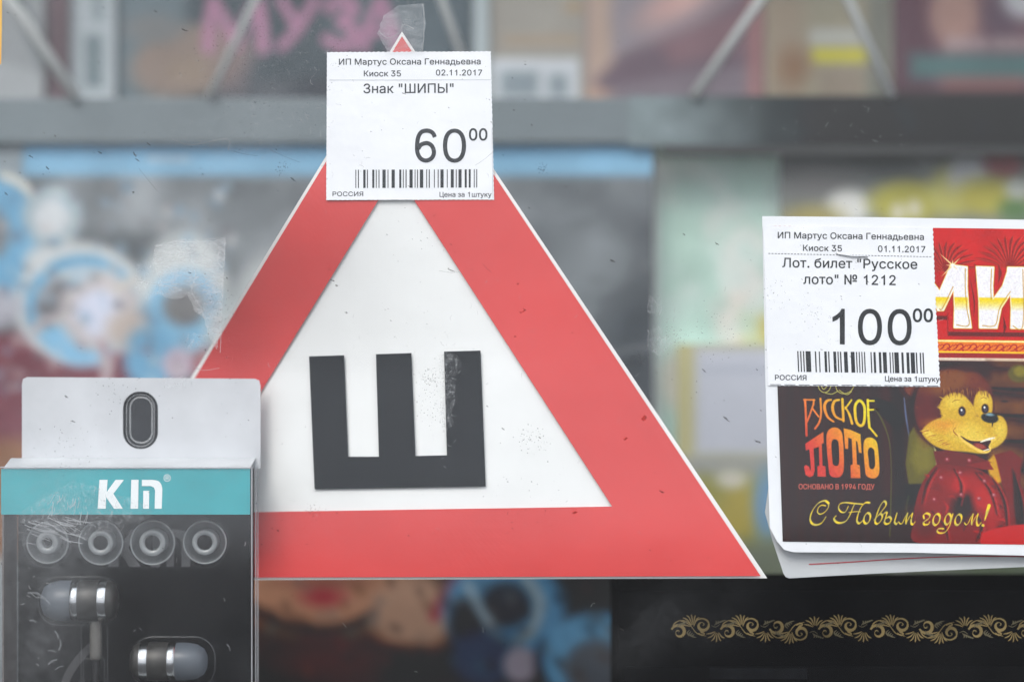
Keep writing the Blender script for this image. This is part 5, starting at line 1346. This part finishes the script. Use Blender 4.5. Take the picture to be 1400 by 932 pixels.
# ------------------------------------------------------------------ hanging prints under the shelf
def p_cal(p):
    n_ = noise2(p.h, p.w, 22, 3)[..., None]
    p.a[:] = np.array([122., 127, 130]) + 95*(n_-.5)
    p.poly([(560,330),(680,280),(900,260),(900,1050),(700,1050)], (98, 103, 107), 40, op=.75); p.rect(835, 300, 900, 1050, (70, 74, 78), 26)
    p.ell(820, 360, 60, 60, (134, 140, 143), 30, op=.8); p.poly([(240,330),(300,330),(330,420),(220,410)], (96, 100, 103), 14, op=.9)
    p.rect(-80, 150, 30, 240, (140, 150, 155), 8)
    for k in range(60):   # crumpled grey folds
        x_, y_ = random.uniform(100, 880), random.uniform(250, 640); a_ = random.uniform(-.7, .5); L_ = random.uniform(30, 110)
        p.line([(x_, y_), (x_+L_*.5*math.cos(a_), y_+L_*.5*math.sin(a_)+random.uniform(-8, 8)), (x_+L_*math.cos(a_), y_+L_*math.sin(a_))], [3, random.uniform(8, 22), 3],
               random.choice(((98, 103, 106), (150, 154, 156), (108, 112, 116), (84, 88, 92), (140, 146, 148))), 6, op=.5)
    # red dress and scarf field at the left
    p.poly([(-80,470),(40,450),(80,420),(200,450),(210,520),(210,620),(-80,640)], (116, 68, 76), 10)
    p.rect(-80, 600, 40, 760, (128, 92, 68), 12)
    W, Bl, Bl2, Gr = (196, 200, 200), (112, 160, 190), (130, 176, 204), (112, 112, 116)
    p.ell(-5, 330, 60, 90, Bl, 8); p.ell(-12, 320, 24, 32, (120, 122, 124), 8); p.line([(5,240),(30,252),(48,272)], 12, (200, 200, 192), 4)
    p.ell(72, 296, 42, 42, (156, 170, 176), 7); p.ell(70, 298, 24, 26, (194, 198, 200), 8); p.ell(60, 355, 26, 20, (184, 190, 192), 8)
    p.ell(110, 415, 92, 84, W, 7); p.ell(112, 418, 78, 70, Bl, 6); p.ell(116, 424, 66, 60, W, 6); p.ell(112, 440, 56, 60, Bl2, 7); p.ell(76, 412, 22, 32, Gr, 7, 30)
    p.ell(140, 428, 58, 52, (182, 176, 176), 8); p.ell(135, 428, 34, 32, (194, 198, 212), 8); p.ell(-5, 420, 34, 28, (168, 168, 176), 8)
    p.line([(45,455),(60,440),(80,436)], 12, (176, 168, 168), 4); p.line([(140,470),(148,500),(140,530)], 16, (168, 150, 154), 5)
    p.line([(160,395),(200,376),(225,380)], 14, (190, 186, 180), 5); p.ell(175, 450, 30, 26, (182, 170, 162), 10)
    p.ell(252, 400, 62, 82, (192, 197, 196), 8); p.ell(254, 424, 52, 56, Bl2, 6); p.ell(252, 418, 30, 28, (120, 120, 120), 7); p.ell(205, 490, 36, 44, Bl, 9); p.ell(244, 498, 22, 22, (178, 164, 176), 6)
    p.ell(290, 500, 24, 26, (170, 98, 104), 9); p.ell(310, 440, 24, 52, (172, 178, 178), 10, 25); p.ell(355, 385, 26, 40, (172, 176, 176), 10, 30)
    for k in range(170):  # broken brushwork over the painted flowers
        x_, y_ = random.uniform(-40, 320), random.uniform(250, 540); r_ = random.uniform(3, 10)
        p.ell(x_, y_, r_, r_*random.uniform(.5, 1.2), random.choice(((196, 198, 196), (108, 140, 164), (128, 124, 126), (150, 176, 194), (176, 170, 168), (104, 100, 106))), 3, random.uniform(0, 90), op=.45)
    for k in range(40):
        x_, y_ = random.uniform(-60, 200), random.uniform(470, 620); p.ell(x_, y_, random.uniform(4, 12), 5, random.choice(((92, 48, 58), (136, 88, 92), (150, 120, 124))), 3, 30, op=.5)
    # face with red lips, scarf, painted flowers at the bottom
    p.rect(300, 560, 900, 1050, (52, 44, 42), 20)
    p.rect(300, 840, 640, 1050, (64, 36, 22), 20); p.ell(330, 920, 90, 50, (52, 30, 20), 20)
    p.ell(440, 780, 140, 84, (150, 112, 92), 18); p.ell(442, 815, 26, 12, (134, 56, 64), 9); p.ell(440, 795, 50, 8, (110, 70, 66), 6, op=.7)
    p.line([(330,820),(380,850),(440,862),(500,846),(560,800)], 14, (58, 48, 46), 6)
    for x_, y_ in ((370,862),(400,874),(440,880),(480,868),(510,850),(350,880)): p.ell(x_, y_, 15, 12, (74, 80, 82), 8, op=.7)
    p.ell(565, 840, 56, 54, (152, 122, 104), 12); p.ell(545, 905, 60, 22, (44, 24, 16), 12); p.ell(450, 905, 90, 24, (78, 42, 22), 16); p.line([(595,840),(612,810),(628,788)], 16, (136, 62, 70), 6)
    p.ell(690, 832, 84, 72, (82, 122, 152), 9); p.ell(692, 826, 36, 32, (56, 60, 66), 8); p.ell(640, 850, 26, 34, (46, 48, 54), 8); p.line([(720,790),(738,820),(728,860),(700,880)], 13, (128, 142, 148), 5)
    p.line([(640,800),(655,830),(668,850)], 12, (140, 158, 168), 6); p.ell(660, 900, 50, 40, (48, 66, 84), 12); p.ell(712, 908, 24, 24, (136, 128, 138), 5); p.ell(750, 905, 18, 30, (20, 30, 40), 7)
    p.ell(815, 900, 74, 64, (92, 140, 172), 8); p.ell(815, 915, 44, 42, (80, 84, 90), 8)
    # blue heading band
    p.rect(32, 150, 900, 238, (110, 155, 186), 4); p.rect(32, 215, 900, 240, (134, 176, 200), 8, op=.7); p.rect(200, 214, 260, 222, (176, 180, 186), 3, op=.6)
    for k in range(110):
        x_, y_ = random.uniform(330, 880), random.uniform(790, 1000); r_ = random.uniform(4, 11)
        p.ell(x_, y_, r_, r_*.6, random.choice(((30, 28, 30), (70, 50, 38), (84, 92, 98), (110, 96, 86), (60, 74, 86))), 4, random.uniform(0, 90), op=.35)
    p.speck(.10, 14)
cover('calendar', 'large hanging calendar, blue heading band, painted flowers and a face with red lips', 'calendar', -80, 168, 892, 1010, (120, 124, 126), p_cal, y=0.162, thick=0.003, step=4.0, pages=m_cardw)
def p_mint(p):
    p.rect(850, 150, 905, 700, (206, 212, 208), 4); p.rect(903, 150, 1080, 700, (176, 202, 190), 6); p.rect(900, 150, 1080, 215, (96, 122, 112), 12)  # dark green top band paints the shade under the shelf
    p.line([(1000,380),(975,330),(985,260),(960,230)], 22, (196, 212, 204), 12, op=.8)
    p.ell(1020, 370, 34, 60, (208, 208, 202), 10); p.ell(1010, 440, 34, 40, (206, 200, 190), 10); p.rect(1015, 430, 1080, 480, (184, 174, 110), 9); p.ell(925, 520, 22, 40, (198, 196, 182), 8)
    for k in range(60):
        x_, y_ = random.uniform(905, 1070), random.uniform(215, 480); r_ = random.uniform(8, 24)
        p.ell(x_, y_, r_, r_*random.uniform(.4, 1), random.choice(((196, 208, 202), (160, 186, 174), (184, 204, 196), (206, 206, 200))), 7, random.uniform(0, 180), op=.45)
    p.speck(.07, 24)
cover('card', 'mint green hanging card with pale shapes right of the calendar', 'card', 894, 188, 1064, 640, (176, 202, 190), p_mint, y=0.180, thick=0.002, step=4.0, pages=m_cardw, E=EB*.95)
def p_lab(p):
    p.rect(948, 474, 1080, 622, (182, 185, 194), 9); p.rect(926, 470, 946, 640, (180, 174, 130), 7); p.rect(925, 625, 1100, 660, (150, 152, 148), 8)
    p.rect(925, 650, 1100, 820, (138, 138, 88), 14); p.ell(960, 690, 30, 36, (144, 140, 76), 10); p.ell(1010, 700, 26, 40, (160, 146, 74), 10); p.ell(1050, 690, 20, 50, (110, 142, 168), 8); p.ell(1000, 655, 20, 12, (188, 184, 170), 6)
    p.rect(960, 500, 1060, 510, (158, 162, 174), 5, op=.6); p.rect(900, 740, 1500, 1000, (112, 118, 104), 14); p.rect(1140, 780, 1400, 812, (104, 112, 100), 8)
    p.speck(.06, 24)
cover('packet', 'yellow packet with a lavender grey label, half hidden by the ticket', 'packet', 926, 470, 1100, 1000, (166, 162, 124), p_lab, y=0.171, thick=0.008, step=4.0, pages=m_cardw)
def p_flo(p):
    p.rect(1064, 150, 1500, 1000, (126, 130, 126), 4); p.rect(1064, 150, 1240, 232, (58, 62, 62), 24); p.rect(1064, 150, 1320, 205, (46, 50, 50), 14); p.rect(1200, 150, 1500, 215, (70, 74, 70), 18)
    p.ell(1120, 250, 50, 20, (124, 122, 120), 14); p.ell(1160, 282, 30, 22, (206, 206, 200), 8); p.ell(1240, 276, 50, 30, (176, 170, 84), 9); p.ell(1300, 262, 30, 34, (184, 180, 108), 10)
    for x_, y_ in ((1228,290),(1250,285)): p.ell(x_, y_, 10, 12, (204, 200, 176), 5)
    p.ell(1325, 232, 26, 40, (190, 192, 194), 9, 20); p.ell(1372, 222, 26, 20, (150, 76, 80), 8); p.ell(1352, 268, 50, 26, (174, 166, 82), 10); p.ell(1388, 286, 22, 16, (96, 124, 84), 8); p.ell(1392, 258, 18, 14, (180, 184, 176), 6)
    p.ell(1110, 300, 40, 20, (160, 150, 100), 10); p.rect(1064, 740, 1500, 1000, (106, 112, 100), 20); p.rect(1220, 760, 1240, 815, (122, 126, 118), 4); p.rect(1320, 760, 1500, 815, (92, 100, 84), 20); p.rect(1064, 820, 1500, 1000, (40, 42, 42), 20)
    p.speck(.07, 24)
cover('packet', 'yellow and white flowered packet above the bear lottery ticket', 'packet', 1066, 190, 1490, 1000, (120, 124, 120), p_flo, y=0.172, thick=0.008, step=4.0, pages=m_cardw)
